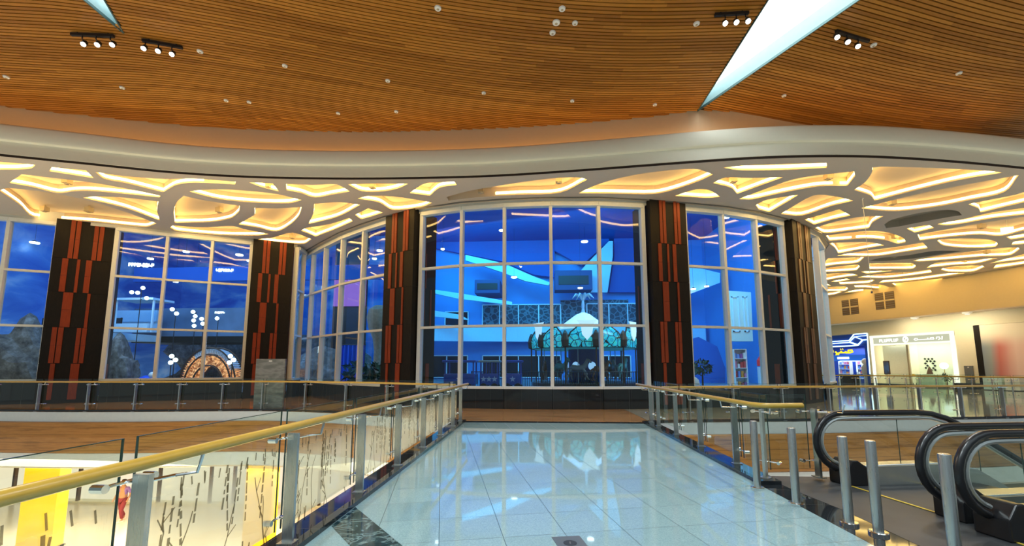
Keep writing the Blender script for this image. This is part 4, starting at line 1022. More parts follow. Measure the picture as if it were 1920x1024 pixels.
for a in range(npt * 2):
    g = pi * a / npt; ring.append(Vector((cx + 1.72 * sin(g), cy - 1.72 * cos(g), zb if a % 2 == 0 else zb - .10)))
for a in range(npt * 2):
    p, r_ = ring[a], ring[(a + 1) % (npt * 2)]
    md = lambda k: Vector((cx + (k.x - cx) * .30, cy + (k.y - cy) * .30, zb + (zt_ - zb) * .80)); ap = Vector((cx, cy, zt_))
    q.quad(p, r_, md(r_), md(p)); q.poly([md(p), md(r_), ap])
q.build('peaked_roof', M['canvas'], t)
for g in (-.05, -1.0, .9):                                 # white pointed lappets hanging below the roof
    o = Vector((cx + 3.1 * sin(g), cy - 3.1 * cos(g), HZ)); d = Vector((cos(g), sin(g), 0)); b = MB()
    prof = [(-.62, 4.2), (.62, 4.2), (.40, 3.9), (.30, 3.3), (0, 2.95), (-.30, 3.3), (-.40, 3.9)]
    n_ = len(prof); b.v = [o + d * s + Vector((sin(g) * e, -cos(g) * e, z)) for e in (.72, .66) for s, z in prof]
    b.f = [tuple(range(n_)), tuple(n_ + i for i in reversed(range(n_)))] + [(i, n_ + i, n_ + (i + 1) % n_, (i + 1) % n_) for i in range(n_)]
    b.build('roof_lappet', M['canvas'], t)
MB().lathe([(.16, 5.1), (.10, 5.4), (.12, 5.7), (.08, 6.0)], (cx, cy, HZ), 10).build('finial_stem', M['plume'], t)
f = MB()
for a in range(9):
    g = 2 * pi * a / 9; pth = [(cx + cos(g) * r_, cy + sin(g) * r_, HZ + 5.95 + h) for r_, h in ((0, 0), (.25, .42), (.55, .48), (.78, .22))]
    f.tube(pth, [.05, .09, .08, .02], 6)
f.build('finial_fronds', M['plume'], t)
def horse(g, r, h, tone):
    o = Vector((cx + r * sin(g), cy - r * cos(g), HZ + .26)); fw = Vector((cos(g), sin(g), 0)); b = MB()
    P = lambda s, z, w_=0: o + fw * s + Vector((sin(g), -cos(g), 0)) * w_ + Vector((0, 0, z + h))
    b.tube([P(-.50, .86), P(-.38, .92), P(-.05, .86), P(.28, .90), P(.42, 1.02), P(.55, 1.28), P(.60, 1.40), P(.70, 1.36), P(.84, 1.22)], [.08, .19, .20, .20, .16, .11, .11, .09, .05], 10)
    for (s, k1_, f1, w_) in ((-.42, -.58, -.72, .1), (-.40, -.50, -.44, -.1), (.34, .56, .44, .1), (.32, .42, .62, -.1)):
        b.tube([P(s, .82, w_), P(k1_, .50, w_), P(f1, .20, w_), P(f1 + .05, .14, w_)], [.09, .055, .035, .045], 8)
    b.tube([P(-.52, .92), P(-.70, .80), P(-.74, .50)], [.05, .07, .02], 6)
    hr_ = b.build('carousel_horse', tone, t, smooth=True)
    MB().tube([P(0, -h), P(0, 2.3 - h)], .025, 8).build('horse_pole', M['plume'], t)
tn = [plain('brown_horse_paint', (.22, .11, .06), .4), plain('teal_horse_paint', (.08, .32, .30), .4), plain('grey_horse_paint', (.20, .23, .24), .4)]
for i in range(10): horse(2 * pi * i / 10 - 1.5, 2.2 if i % 2 else 2.8, (.0, .18, .08)[i % 3], tn[i % 3])
def fence(pts, z0, z1, label, mat, n=70, nm='fence', grp=None):
    P = [Vector((p[0], p[1], 0)) for p in pts]; mid = P[len(P) // 2]
    t = thing(nm, (mid.x, mid.y, z0), label, 'fence', grp)
    for zz, nn_ in ((z1, 'top_rail'), (z0 + .12, 'bottom_rail')): MB().tube([(p.x, p.y, zz) for p in P], .03, 6).build(nn_, mat, t)
    L = sum((b - a).length for a, b in zip(P, P[1:])); bars = MB()
    for (a, b) in zip(P, P[1:]):
        k = max(2, int(n * (b - a).length / L))
        for i in range(k):
            c = a.lerp(b, i / k); bars.box((c.x, c.y, (z0 + z1) / 2), (.03, .03, z1 - z0), 0)
    bars.build('bars', mat, t)['kind'] = 'stuff'
    for p in P: MB().box((p.x, p.y, (z0 + z1 + .05) / 2), (.07, .07, z1 - z0 + .05)).build('fence_post', mat, t)
fence([(-4.0, 26.2), (-1.5, 25.6), (1.0, 25.3), (3.5, 25.3), (5.8, 25.7), (7.4, 26.4)], HZ, HZ + 1.0, 'dark railing fence in front of the carousel in the hall', M['black_metal'], 90)

# small blue train left of the carousel
M['train_blue'] = plain('blue_train_paint', (.03, .10, .55), .35, coat=.3)
M['star_white'] = plain('pale_star_paint', (.45, .65, .95), .5)
def coach(x0, x1, y, label, loco=False):
    t = thing('park_train_car', ((x0 + x1) / 2, y, HZ), label, 'train car')
    L = x1 - x0; c = (x0 + x1) / 2
    MB().box((c, y, HZ + .62), (L, 1.2, .62)).build('body', M['train_blue'], t, bevel=.06)
    for s in (-1, 1):
        for e in (-.3, .3): MB().tube([(c + e * L, y + s * .55, HZ + .22), (c + e * L, y + s * .66, HZ + .22)], .2, 14).build('wheel', M['black_metal'], t)
    for s in (-.45, -.15, .15, .45) if not loco else (-.45, .45): 
        for w_ in (-.55, .55): MB().box((c + s * L, y + w_, HZ + 1.2), (.07, .07, .7)).build('roof_post', M['train_blue'], t)
    MB().prism([(c - L / 2 - .08, y - .68), (c + L / 2 + .08, y - .68), (c + L / 2 + .08, y + .68), (c - L / 2 - .08, y + .68)], HZ + 1.54, HZ + 1.66).build('roof', M['train_blue'] if loco else plain('pale_train_roof', (.35, .45, .5), .5) if 'pale_train_roof' not in bpy.data.materials else bpy.data.materials['pale_train_roof'], t, bevel=.04)
    for e in ((-.3, 0, .3) if not loco else (0,)):
        st = MB(); o = (c + e * L, y - .605, HZ + .64); pts = []
        for a in range(10):
            r = .17 if a % 2 == 0 else .07; g = pi * a / 5; pts.append((o[0] + r * sin(g), o[1], o[2] + r * cos(g)))
        st.poly(pts); st.build('star', M['star_white'], t)
    return t
coach(-5.05, -3.35, 23.6, 'front blue train car with an arched cab, leftmost behind the glass', True)
coach(-3.10, -2.10, 23.8, 'blue train passenger car with pale roof and three stars', False)
t = coach(-1.80, -.85, 23.8, 'arched blue train car at the right end of the little train', True)

# right part of the hall: bright blue wall, shrub, pale panelled facade, red tent
facet('wall_fold_8', [(1284, 505), (1300, 500), (1350, 512), (1350, 530), (1284, 555)], 38.5, M['hall_pale'])
facet('wall_fold_9', [(1283, 640), (1310, 632), (1345, 650), (1360, 690), (1360, 722), (1283, 722)], 36, M['hall_deep'], .5)
b = facet('wall_facade', [(1364, 545), (1408, 548), (1412, 640), (1366, 640)], 33, M['plaster'])
for (x0, x1) in ((1371, 1388), (1392, 1405)):
    a, c = hp(x0, 556, 32.95), hp(x1, 622, 32.95); fr = MB()
    for (u0, u1, v0, v1) in ((a.x, c.x, a.z, a.z - .08), (a.x, c.x, c.z, c.z + .08), (a.x, a.x + .08, c.z, a.z), (c.x - .08, c.x, c.z, a.z)):
        fr.box(((u0 + u1) / 2, 32.95, (v0 + v1) / 2), (abs(u1 - u0), .08, abs(v1 - v0)))
    fr.build('facade_panel', M['white_frame'], b)
def shelf_unit(x0, y0, x1, y1, Y, label, rows, seed):
    a, c = hp(x0, y0, Y), hp(x1, y1, Y); c.z = HZ + .02; R = random.Random(seed)
    t = thing('display_shelf', ((a.x + c.x) / 2, Y, c.z), label, 'shelf')
    fr = MB()
    for x_ in (a.x, c.x): fr.box((x_, Y + .2, (a.z + c.z) / 2), (.06, .4, a.z - c.z))
    fr.box(((a.x + c.x) / 2, Y + .4, (a.z + c.z) / 2), (c.x - a.x, .04, a.z - c.z)).build('carcass', M['white_frame'], t)
    for k in range(rows + 1):
        z = c.z + (a.z - c.z) * k / rows; MB().box(((a.x + c.x) / 2, Y + .2, z), (c.x - a.x, .4, .04)).build('shelf', M['white_frame'], t)
    return t, a, c, R
GOODS = [plain('goods_' + n_, c_, .5) for n_, c_ in (('pink', (.7, .25, .4)), ('blue', (.15, .3, .75)), ('white', (.75, .8, .85)), ('red', (.6, .08, .08)), ('amber', (.75, .35, .06)), ('purple', (.30, .10, .35)))]
def goods(t, a, c, Y, rows, per, R, what, grp):
    for k in range(rows):
        z = c.z + (a.z - c.z) * k / rows + .02; h = (a.z - c.z) / rows * .7
        for i in range(per):
            x_ = a.x + (c.x - a.x) * (i + .5) / per; wd = (c.x - a.x) / per * R.uniform(.6, .85); hh = h * R.uniform(.6, 1)
            o = MB().box((x_, Y + .18, z + hh / 2), (wd, .22, hh)).build('boxed_toy', R.choice(GOODS))
            tag(o, 'coloured boxed toy standing on ' + what, 'toy box', grp)
t, a, c, R = shelf_unit(1376, 655, 1402, 705, 28, 'white display shelf of toys behind the right window bay', 4, 3); goods(t, a, c, 28, 4, 4, R, 'the display shelf behind the right window bay', 'toys on the shelf behind the right bay')
q = hp(1448, 640, 27); qb = hp(1448, 722, 27)
t = thing('market_tent', (q.x, 27, HZ), 'red and white tent booth behind the rightmost window bay', 'tent')
b = MB(); r_ = .95; zc_ = HZ + 1.7
for a in range(8):
    g0, g1 = pi * a / 4, pi * (a + 1) / 4; p0 = (q.x + r_ * cos(g0), 27 + r_ * sin(g0), zc_); p1 = (q.x + r_ * cos(g1), 27 + r_ * sin(g1), zc_)
    b.poly([p0, p1, (q.x, 27, zc_ + 1.5)]); b.quad((p0[0], p0[1], zc_ - .35), (p1[0], p1[1], zc_ - .35), p1, p0)
b.build('tent_roof', plain('red_canvas', (.75, .03, .03), .6, emit=(.5, .02, .02), estr=.25), t)
MB().lathe([(.9, 0), (.9, 1.3)], (q.x, 27, HZ), 16).build('booth_wall', plain('white_canvas', (.8, .8, .82), .6), t)
def bush(loc, r, label, n=160, seed=1, sz=1.0, mat='foliage', trunk=0.0, nm='shrub'):
    R = random.Random(seed); t = thing(nm, loc, label, 'plant'); b = MB()
    for _ in range(n):
        d = Vector((R.gauss(0, 1), R.gauss(0, 1), R.gauss(0, 1))).normalized() * (r * R.uniform(.5, 1)); d.z *= sz
        c = Vector(loc) + Vector((0, 0, r * sz + trunk)) + d; u = Vector((R.uniform(-1, 1), R.uniform(-1, 1), R.uniform(-.6, 1))).normalized(); v = u.cross(Vector((R.uniform(-1, 1), R.uniform(-1, 1), 1))).normalized()
        L = r * R.uniform(.22, .4); w_ = L * .3; b.quad(c - u * L, c + v * w_, c + u * L, c - v * w_)
    b.build('foliage', M[mat], t)
    MB().tube([(loc[0], loc[1], loc[2]), (loc[0] + r * .05, loc[1], loc[2] + r * sz + trunk)], [r * .10, r * .05], 8).build('stem', M['bronze'], t)
    return t
q = hp(1316, 692, 25); bush((q.x, 25, HZ), .62, 'dark bushy palm behind the window bay right of the right rotunda pillar', 150, 4, .8, trunk=.75, nm='palm_bush')
q = hp(1297, 712, 24)
t = thing('play_figure', (q.x, 24, HZ), 'white rounded figure below the dark palm in the right window bay', 'figure')
MB().lathe([(.30, 0), (.42, .25), (.36, .6), (.2, .75)], (q.x, 24, HZ), 14).build('body', M['white_plastic'], t, smooth=True)
MB().ball((q.x - .1, 24, HZ + .95), .24, 14, 8).build('head', M['white_plastic'], t, smooth=True)

# left part of the hall: balcony, cave rocks, arch, lamps, signs
bz = 4.05
MB().box((-33.2, 30.5, bz - .25), (6.4, 3.0, .5)).build('floor_hall_balcony', M['hall_pale'], kind='structure')
MB().box((-33.2, 31.9, bz + 1.55), (6.4, .2, .9)).build('wall_hall_balcony', M['hall_pale'], kind='structure')
MB().box((-33.2, 32.0, bz + .7), (6.4, .1, .9)).build('wall_balcony_back', M['hall_pale'], kind='structure')
fence([(-36.2, 29.1), (-34.6, 29.1), (-33, 29.1), (-31.4, 29.1), (-30.1, 29.1)], bz, bz + 1.05, 'white balcony with dark barred railing in the leftmost window', M['black_metal'], 95, 'balcony_fence')
def rocks(nm, loc, size, label, seed):
    R = random.Random(seed); bm = bmesh.new(); bmesh.ops.create_icosphere(bm, subdivisions=4, radius=1.0)
    ph = [(R.uniform(1.2, 4.0), R.uniform(1.2, 4.0), R.uniform(1.2, 4.0), R.uniform(0, 6)) for _ in range(7)]
    for v in bm.verts:
        p = v.co.copy(); k = 0
        for i, (a, b_, c_, d) in enumerate(ph): k += sin(a * p.x * (1 + i * .5) + b_ * p.y + d) * cos(c_ * p.z * (1 + i * .4) + d) * .16 / (1 + i * .35)
        v.co = Vector((p.x * size[0], p.y * size[1], p.z * size[2])) * (1 + k)
        if v.co.z < -.05: v.co.z = -.05
    me = bpy.data.meshes.new(nm); bm.to_mesh(me); bm.free(); me.materials.append(M['rock'])
    o = bpy.data.objects.new(nm, me); COL.objects.link(o); o.location = loc; ORG[o] = Vector(loc); tag(o, label, 'rock'); return o
rocks('cave_rock', (-32.2, 25.2, HZ), (2.9, 1.3, 3.9), 'grey rock face in the leftmost pane', 1)
rocks('cave_rock', (-27.0, 26.2, HZ), (1.2, 1.3, 2.9), 'sloping grey rock below the white balcony, left of the broad pillar', 5)
rocks('cave_rock', (-17.3, 31.4, HZ), (3.6, 1.2, 2.7), 'long rock ledge behind the lit lattice arch', 9)
rocks('cave_ridge', (-25.0, 39.4, HZ), (11.0, 1.2, 4.4), 'long dark rock ridge across the back of the cave scene behind the left windows', 21)
# lattice arch
ax, ay, az = hp(388, 712, 27).x, 27.0, HZ
t = thing('lattice_arch', (ax, ay, HZ), 'curved lattice arch lit amber from within, in the three-pane left window', 'arch')
RO, RI = 1.95, 1.05
for (r, nm_) in ((RO, 'outer_rim'), ((RO + RI) / 2 + .1, 'middle_rim'), (RI, 'inner_rim')):
    for dy in (0, .9): MB().tube([(ax + r * 1.0 * cos(g), ay + dy, az + .03 + r * 1.3 * sin(g)) for g in [pi * i / 24 for i in range(25)]], .05, 8).build(nm_, M['bronze'], t)
m = N('amber_slats'); nz = m.noise(m.pos(), 7, 2); M['amber'] = m.bsdf(m.ramp(nz, [(.4, (.25, .08, .02)), (.6, (.8, .45, .2))]), .5, emit=m.ramp(nz, [(.42, (.25, .06, .01)), (.62, (1, .52, .20))]), estr=.75)
sl = MB(); sl2 = MB()
for i in range(46):
    g = pi * (i + .5) / 46
    for k, (r0, r1) in enumerate(((RI + .06, (RO + RI) / 2 + .04), ((RO + RI) / 2 + .16, RO - .06))):
        p = Vector((cos(g), 0, 1.3 * sin(g))); tn_ = Vector((-sin(g), 0, 1.3 * cos(g))).normalized() * .028
        o = Vector((ax, ay + .05, az + .03)); (sl if (k == 0 or g > 2.2 or g < .5) else sl2).hexa([tuple(o + p * r0 - tn_), tuple(o + p * r1 - tn_), tuple(o + p * r1 + tn_), tuple(o + p * r0 + tn_)] + [tuple(o + p * r0 - tn_ + Vector((0, .8, 0))), tuple(o + p * r1 - tn_ + Vector((0, .8, 0))), tuple(o + p * r1 + tn_ + Vector((0, .8, 0))), tuple(o + p * r0 + tn_ + Vector((0, .8, 0)))])
sl.build('amber_slats', M['amber'], t)['kind'] = 'stuff'; sl2.build('pale_slats', plain('pale_slat', (.75, .80, .85), .5), t)['kind'] = 'stuff'
q = hp(278, 708, 26); t = thing('covered_mound', (q.x, 26, HZ), 'bright blue draped bundle at the lower left of the three-pane window', 'bundle')
MB().lathe([(.85, 0), (.78, .3), (.5, .62), (.2, .75)], (q.x, 26, HZ), 18, 1, .7).build('blue_cover', plain('blue_tarpaulin', (.02, .10, .75), .4), t, smooth=True)
MB().ball((q.x + .35, 25.9, HZ + .78), .2, 12, 8).build('white_bundle', M['white_plastic'], t, smooth=True)
for i, (px, py, r) in enumerate(((426, 706, .42), (461, 708, .34), (402, 710, .34))):
    q = hp(px, py, 26); bush((q.x, 25.2, HZ), r, ('large dark shrub right of the lit lattice arch', 'dark shrub beside the right edge of the three-pane window', 'low dark shrub at the foot of the lit lattice arch')[i], 170, 20 + i, .75)
for i, (px, Y) in enumerate(((712, 26), (668, 27.5))):
    q = hp(px, 700, Y); bush((q.x, Y, HZ), .95, ('dark leafy bush just left of the left rotunda pillar', 'dark leafy bush in the second pane from the left rotunda pillar')[i], 200, 40 + i, .9)
q = hp(712, 600, 28); t = thing('carved_column', (q.x, 28, HZ), 'pale carved stone column with a rounded head behind the left rotunda bay', 'carved column')
MB().lathe([(.42, 0), (.34, .4), (.30, 2.4), (.42, 3.2), (.72, 3.9), (.85, 4.6), (.75, 5.1), (.35, 5.4)], (q.x, 28, HZ), 20).build('shaft', plain('carved_sandstone', (.38, .34, .26), .8, var=.35, scale=6), t, smooth=True)
q = hp(662, 655, 29); t = thing('hanging_drape', (q.x, 29, HZ), 'tall saturated blue drape behind the left rotunda bay', 'drape')
dr = MB(); ph = [(q.x + (i / 24 - .5) * 1.6, 29 + .08 * sin(i * 1.4)) for i in range(25)]; dr.ribbon(ph, [(0, HZ), (0, 3.1), (-.02, 3.1), (-.02, HZ)], True); dr.build('cloth', plain('royal_blue_cloth', (.02, .12, .75), .6), t, smooth=True)
MB().tube([(q.x - .9, 29, 3.12), (q.x + .9, 29, 3.12)], .03, 8).build('drape_pole', M['black_metal'], t)
POSTS = [([(268, 540), (258, 549), (275, 559), (247, 548)], 28.1, 'lamp post with four white globes in the left pane of the three-pane window'),
         ([(323, 580), (331, 588)], 27.0, 'lamp post with two white globes by the left mullion of the three-pane window'),
         ([(362, 585), (366, 593), (363, 601), (364, 611)], 28.6, 'lamp post with a column of four white globes above the lit lattice arch'),
         ([(378, 598), (380, 607)], 28.4, 'lamp post with two white globes just left of the right mullion of the three-pane window'),
         ([(407, 597)], 28.6, 'lamp post with one globe in the right pane of the three-pane window'),
         ([(322, 668), (329, 675), (320, 680)], 25.0, 'low lamp post with three globes just left of the lit lattice arch'),
         ([(432, 668), (438, 675), (430, 680)], 24.9, 'low lamp post with three globes right of the lit lattice arch'),
         ([(462, 648), (465, 655)], 24.9, 'lamp post with two globes at the right edge of the three-pane window')]
for pts, Y, lab in POSTS:
    qs = [hp(px, py, Y) for px, py in pts]; mx = sum(q.x for q in qs) / len(qs); top = max(q.z for q in qs)
    t = thing('lamp_post', (mx, Y + .12, HZ), lab, 'lamp post', 'globe lamp posts in the cave scene')
    MB().lathe([(.10, 0), (.10, .1), (.03, .16), (.022, top - HZ)], (mx, Y + .12, HZ), 10).build('post', M['black_metal'], t)
    for q in qs:
        MB().ball(q, .13, 14, 8).build('globe', M['globe'], t, smooth=True)
        MB().tube([q, (mx, Y + .12, q.z - .08)], .014, 6).build('bracket', M['black_metal'], t)
# pale stall with canopy
q = hp(262, 560, 29); t = thing('stall', (q.x, 29, 4.0), 'pale lit stall roof beyond the left pane of the three-pane window', 'stall')
MB().prism([(q.x - 1.4, 28.4), (q.x + 1.6, 28.4), (q.x + 1.6, 30.2), (q.x - 1.4, 30.2)], 6.35, 6.5).build('stall_roof', M['hall_pale'], t)
for s in (-1.3, 1.5): MB().box((q.x + s, 28.6, 5.2), (.1, .1, 2.3)).build('stall_post', M['hall_pale'], t)
MB().box((q.x, 28.6, 4.35), (2.6, .3, .6)).build('stall_counter', M['hall_pale'], t)
MB().box((-27.5, 34.6, 3.8), (11, 3.4, .5)).build('floor_hall_gallery', M['charcoal'], kind='structure')
MB().box((-21.5, 31.15, 8.75), (20, .24, 1.1)).build('wall_gallery_fascia', M['hall_deep'], kind='structure')
MB().box((-27.5, 33.0, 5.2), (11, .2, 2.3)).build('wall_gallery_front', plain('dim_blue_grey_wall', (.16, .21, .28), .6, var=.4, scale=.9), kind='structure')
# glowing signs seen through the left windows: strokes of lettering too small to read
def sign_strokes(p, q, h, n, seed, mat, nm, label, th=.05, Yv=None):
    R = random.Random(seed); t = thing(nm, ((p[0] + q[0]) / 2, (p[1] + q[1]) / 2, (p[2] + q[2]) / 2), label, 'sign'); p = Vector(p); q = Vector(q); d = (q - p) / n; L = d.length
    for i in range(n):
        a = p + d * (i + .12); b = p + d * (i + .78); up = Vector((0, 0, h)); s = MB(); kind_ = R.randrange(4)
        z0 = 0 if kind_ != 1 else h * .25
        s.tube([a + Vector((0, 0, z0)), a + up], th, 6)
        if kind_ in (0, 2): s.tube([a + up, b + up * .9, b + Vector((0, 0, h * .45)), a + Vector((0, 0, h * .5))], th, 6)
        if kind_ in (1, 2): s.tube([a + Vector((0, 0, z0)), b + Vector((0, 0, z0)), b + up * .6], th, 6)
        if kind_ == 3: s.tube([a + up * .5, b + up, b], th, 6)
        s.build('letter', mat, t)
    return t
M['sign_white'] = glow('white_sign_letters', (.85, .95, 1.0), 3)
a, c = hp(241, 499, 31), hp(289, 501, 31); sign_strokes(a, c, .26, 9, 2, M['sign_white'], 'lit_sign', 'glowing white lettering in the upper left pane of the three-pane window', .045)
a, c = hp(405, 509, 31), hp(438, 510, 31); sign_strokes(a, c, .22, 7, 4, M['sign_white'], 'lit_sign', 'glowing white lettering in the upper right pane of the three-pane window', .04)
a, c = hp(403, 588, 32.88), hp(421, 588, 32.88); sign_strokes(a, c, .16, 6, 6, M['sign_white'], 'lit_sign', 'small glowing white lettering above the lit arch, right pane', .03)
# violet glow at the inner corner
t = thing('light_box', (-14.5, 30, 8), 'violet glowing panel seen through the narrow corner window', 'light panel')
MB().box((-15.2, 33.5, 8.2), (2.6, .2, 3.4)).build('panel', glow('violet_light_panel', (.38, .20, .85), .8), t)
MB().box((-15.2, 33.66, 7.6), (2.8, .12, 14.6)).build('panel_support', M['black_metal'], t)

# ------------------------------------------------------------------ far right wall with bulkhead and shops
wslab(MB(), -3.0, 19, 5.65, ZC + .4, -.25, .25).build('wall_bulkhead', M['bulkhead_paint'], kind='structure')
wslab(MB(), -3.0, 19, 5.60, 5.68, -4.2, 4.2).build('ceiling_bulkhead_soffit', M['ceiling_paint'], kind='structure')
for k_, a_ in enumerate(((-3.0, 19, 4.64, 5.62), (9.86, 10.98, 0, 4.64), (3.62, 3.90, 0, 4.64), (3.90, 9.86, 4.36, 4.64))): wslab(MB(), *a_, -1.3, .3).build('wall_shops_%d' % (k_ + 1), M['plaster'], kind='structure')
wslab(MB(), -3.2, 19, 0, 6, -4.6, .3).build('wall_shops_back', M['plaster'], kind='structure')
wslab(MB(), 3.62, 19, 0, .16, -1.0, .06).build('baseboard_8', M['black_granite'], kind='structure')
wslab(MB(), -3.2, 19, .0, .006, -4.4, 3.4).build('floor_shops', M['pale_floor'], kind='structure')
b = MB(); wslab(b, 3.60, 3.72, 0, 5.6, -4.3, 3.0); wslab(b, 9.9, 10.0, 0, 5.6, -4.3, 3.0); b.build('wall_shop_partition', M['plaster'], kind='structure')
def wthing(nm, u, z, out, label, cat, grp=None):
    return thing(nm, wp(u, z, out), label, cat, grp)
M['sign_lit'] = glow('white_lit_sign', (1.0, 1.0, .93), 1.6)
M['frame_lit'] = glow('cream_lit_frame', (1.0, 1.0, .80), 1.25)
M['shop_cream'] = plain('cream_shop_wall', (.86, .88, .74), .6)
# cream shop
t = wthing('shopfront', 6.9, 0, -1.0, 'brightly lit cream shopfront with white signs, right of the blue shop', 'shopfront')
b = MB(); wslab(b, 3.92, 4.14, 0, 4.34, -1.0, .10); wslab(b, 9.58, 9.84, 0, 4.34, -1.0, .10); wslab(b, 4.14, 9.58, 4.14, 4.34, -1.0, .10); wslab(b, 4.14, 9.58, 3.46, 3.60, -1.0, .08)
b.build('lit_frame', M['frame_lit'], t)
wslab(MB(), 4.14, 9.58, 3.60, 4.14, -1.06, .04).build('sign_panel', glow('backlit_sign_panel', (.80, .82, .58), .75), t)
wslab(MB(), 3.9, 9.9, 0, 3.9, -4.2, .08).build('back_wall', M['shop_cream'], t)
wslab(MB(), 3.9, 9.9, 3.9, 3.98, -4.2, 3.1).build('shop_ceiling', M['shop_cream'], t)
for (u0, u1) in ((6.18, 6.32),): wslab(MB(), u0, u1, .02, 3.46, -1.8 if u0 < 7 else -2.6, .15).build('door_post', plain('bronze_door_post', (.40, .33, .22), .4) if 'bronze_door_post' not in bpy.data.materials else bpy.data.materials['bronze_door_post'], t)
wslab(MB(), 4.2, 6.15, .02, 3.44, -2.0, .05).build('side_panel', M['shop_cream'], t)
g = MB(); g.quad(wp(7.3, .02, -1.1), wp(9.56, .02, -1.1), wp(9.56, 3.45, -1.1), wp(7.3, 3.45, -1.1)); g.build('display_glass', M['glass_rail'], t)
def wtube(mb, pts, r, out): mb.tube([wp(u, z, out) for u, z in pts], r, 6); return mb
# lettering: left word in Latin capitals, round emblem, right word in Arabic script; too blurred to read, strokes follow the shapes
R = random.Random(11)
for i in range(8):
    u0 = 4.66 + i * .185; s = MB(); kd = i % 4; w_ = .12
    wtube(s, [(u0, 3.73), (u0, 3.98)], .032, -.97)
    if kd in (0, 3): wtube(s, [(u0, 3.97), (u0 + w_, 3.97), (u0 + w_, 3.85), (u0, 3.85)], .03, -.97)
    if kd in (1, 2): wtube(s, [(u0, 3.74), (u0 + w_, 3.74)], .03, -.97)
    if kd == 2: wtube(s, [(u0 + w_, 3.74), (u0 + w_, 3.98)], .032, -.97)
    s.build('sign_letter', M['sign_lit'], t)
s = MB(); c = [(6.62 + .17 * cos(g), 3.87 + .22 * sin(g)) for g in [2 * pi * k / 20 for k in range(20)]]
s.tube([wp(u, z, -.97) for u, z in c], .045, 6, closed=True); wtube(s, [(6.62, 3.73), (6.56, 3.84), (6.68, 3.92), (6.62, 4.02)], .03, -.97); s.build('round_emblem', M['sign_lit'], t)
for stroke in ([(7.22, 3.80), (7.32, 3.92), (7.46, 3.90), (7.46, 3.78), (7.28, 3.76)], [(7.46, 3.79), (8.1, 3.79), (8.55, 3.79)], [(8.16, 3.79), (8.16, 3.92)], [(8.34, 3.79), (8.34, 3.90), (8.52, 3.92), (8.55, 3.79)], [(8.72, 3.78), (8.74, 3.92), (8.9, 3.93), (8.96, 3.80), (8.84, 3.72)], [(9.06, 3.72), (9.10, 3.98)]):
    s = MB(); wtube(s, stroke, .035, -.97); s.build('sign_stroke', M['sign_lit'], t)
area_light('shop_ceiling_light', wp(6.9, 3.8, -2.6), wp(6.9, 0, -2.7), 4.5, 2, (1.0, .99, .84), 150)
t = wthing('poster', 5.0, 1.0, -1.93, 'dark blue and amber framed poster inside the cream shop, left', 'poster')
a, c = wuv(1656, 677, -1.95), wuv(1670, 702, -1.95)
wslab(MB(), a[0], c[0], c[1], a[1], -1.955, .04).build('frame', M['bronze'], t)
m = N('blue_poster_print'); sp = m.n('ShaderNodeSeparateXYZ'); m.l(m.pos(), sp.inputs[0]); nz = m.noise(m.pos(), 3, 3)
pm = m.bsdf(m.ramp(m.math('ADD', m.math('MULTIPLY', sp.outputs[2], .30), m.math('MULTIPLY', nz, .4)), [(.45, (.02, .03, .09)), (.62, (.04, .12, .38)), (.80, (.03, .05, .12)), (.95, (.35, .20, .06))]), .4)
wslab(MB(), a[0] + .06, c[0] - .06, c[1] + .06, a[1] - .06, -1.93, .03).build('print', pm, t)
DOT = [(935, 538), (992, 540), (1050, 538), (968, 575), (1025, 575), (1087, 576), (943, 610), (1065, 610), (978, 648), (1095, 648), (950, 682), (1010, 685), (1070, 685), (1042, 718), (1100, 714)]
t = wthing('wall_decoration', 8.2, 1.7, -4.1, 'diamond pattern of small dark tiles on the back wall of the cream shop', 'wall decoration')
for (zx, zy) in DOT:
    u, z = wuv(1625 + zx * .1172, 610 + zy * .1172, -4.12)
    o = MB(); r = .085; P_ = [(u - r, z), (u, z - r), (u + r, z), (u, z + r)]
    o.v = [wp(*k, -4.12) for k in P_] + [wp(*k, -4.06) for k in P_]; o.f = [(3, 2, 1, 0), (4, 5, 6, 7), (0, 1, 5, 4), (1, 2, 6, 5), (2, 3, 7, 6), (3, 0, 4, 7)]
    o.build('tile', M['charcoal'], t)
u, z = wuv(1770, 686, -2.2)
t = wthing('globe_lamp', u, 0, -2.2, 'bright white globe lamp on a stand inside the cream shop', 'lamp'); q = wp(u, z, -2.2)
MB().ball(q, .27, 18, 10).build('globe', M['sign_lit'], t, smooth=True); MB().lathe([(.2, 0), (.2, .03), (.025, .05), (.025, z - .2)], wp(u, .006, -2.2), 12).build('stand', M['brass_wood'], t)
u, z = wuv(1743, 708, -2.4)
t = wthing('counter', u, 0, -2.6, 'pale green counter with a dark triangular stand inside the cream shop', 'counter')
wslab(MB(), u - .9, u + .9, .006, .95, -2.9, .6).build('body', plain('pale_green_counter', (.45, .60, .52), .4), t); wslab(MB(), u - .95, u + .95, .95, 1.0, -2.95, .7).build('worktop', M['shop_cream'], t)
q = wp(u, 1.0, -2.5); MB().lathe([(.28, 0), (.18, .3), (.03, .62), (.0, .64)], q, 4).build('triangular_stand', M['bronze'], t)
u, z = wuv(1713, 700, -3.2); t = wthing('display_table', u, 0, -3.2, 'low display table with gold tray, mid cream shop', 'table')
wslab(MB(), u - .6, u + .6, .80, .86, -3.5, .6).build('table_top', M['shop_cream'], t)
for du in (-.55, .55):
    for do in (-3.45, -2.95): wslab(MB(), u + du - .03, u + du + .03, .006, .80, do, .06).build('leg', M['brass_wood'], t)
wslab(MB(), u - .3, u + .3, .86, .98, -3.4, .3).build('gold_tray', M['brass_wood'], t)
u, z = wuv(1776, 716, -.35); q = wp(u, 0, -.35)
bush((q.x, q.y, 0), .38, 'small potted green plant at the right corner of the cream shop', 120, 77, .9, trunk=.45, nm='potted_plant')
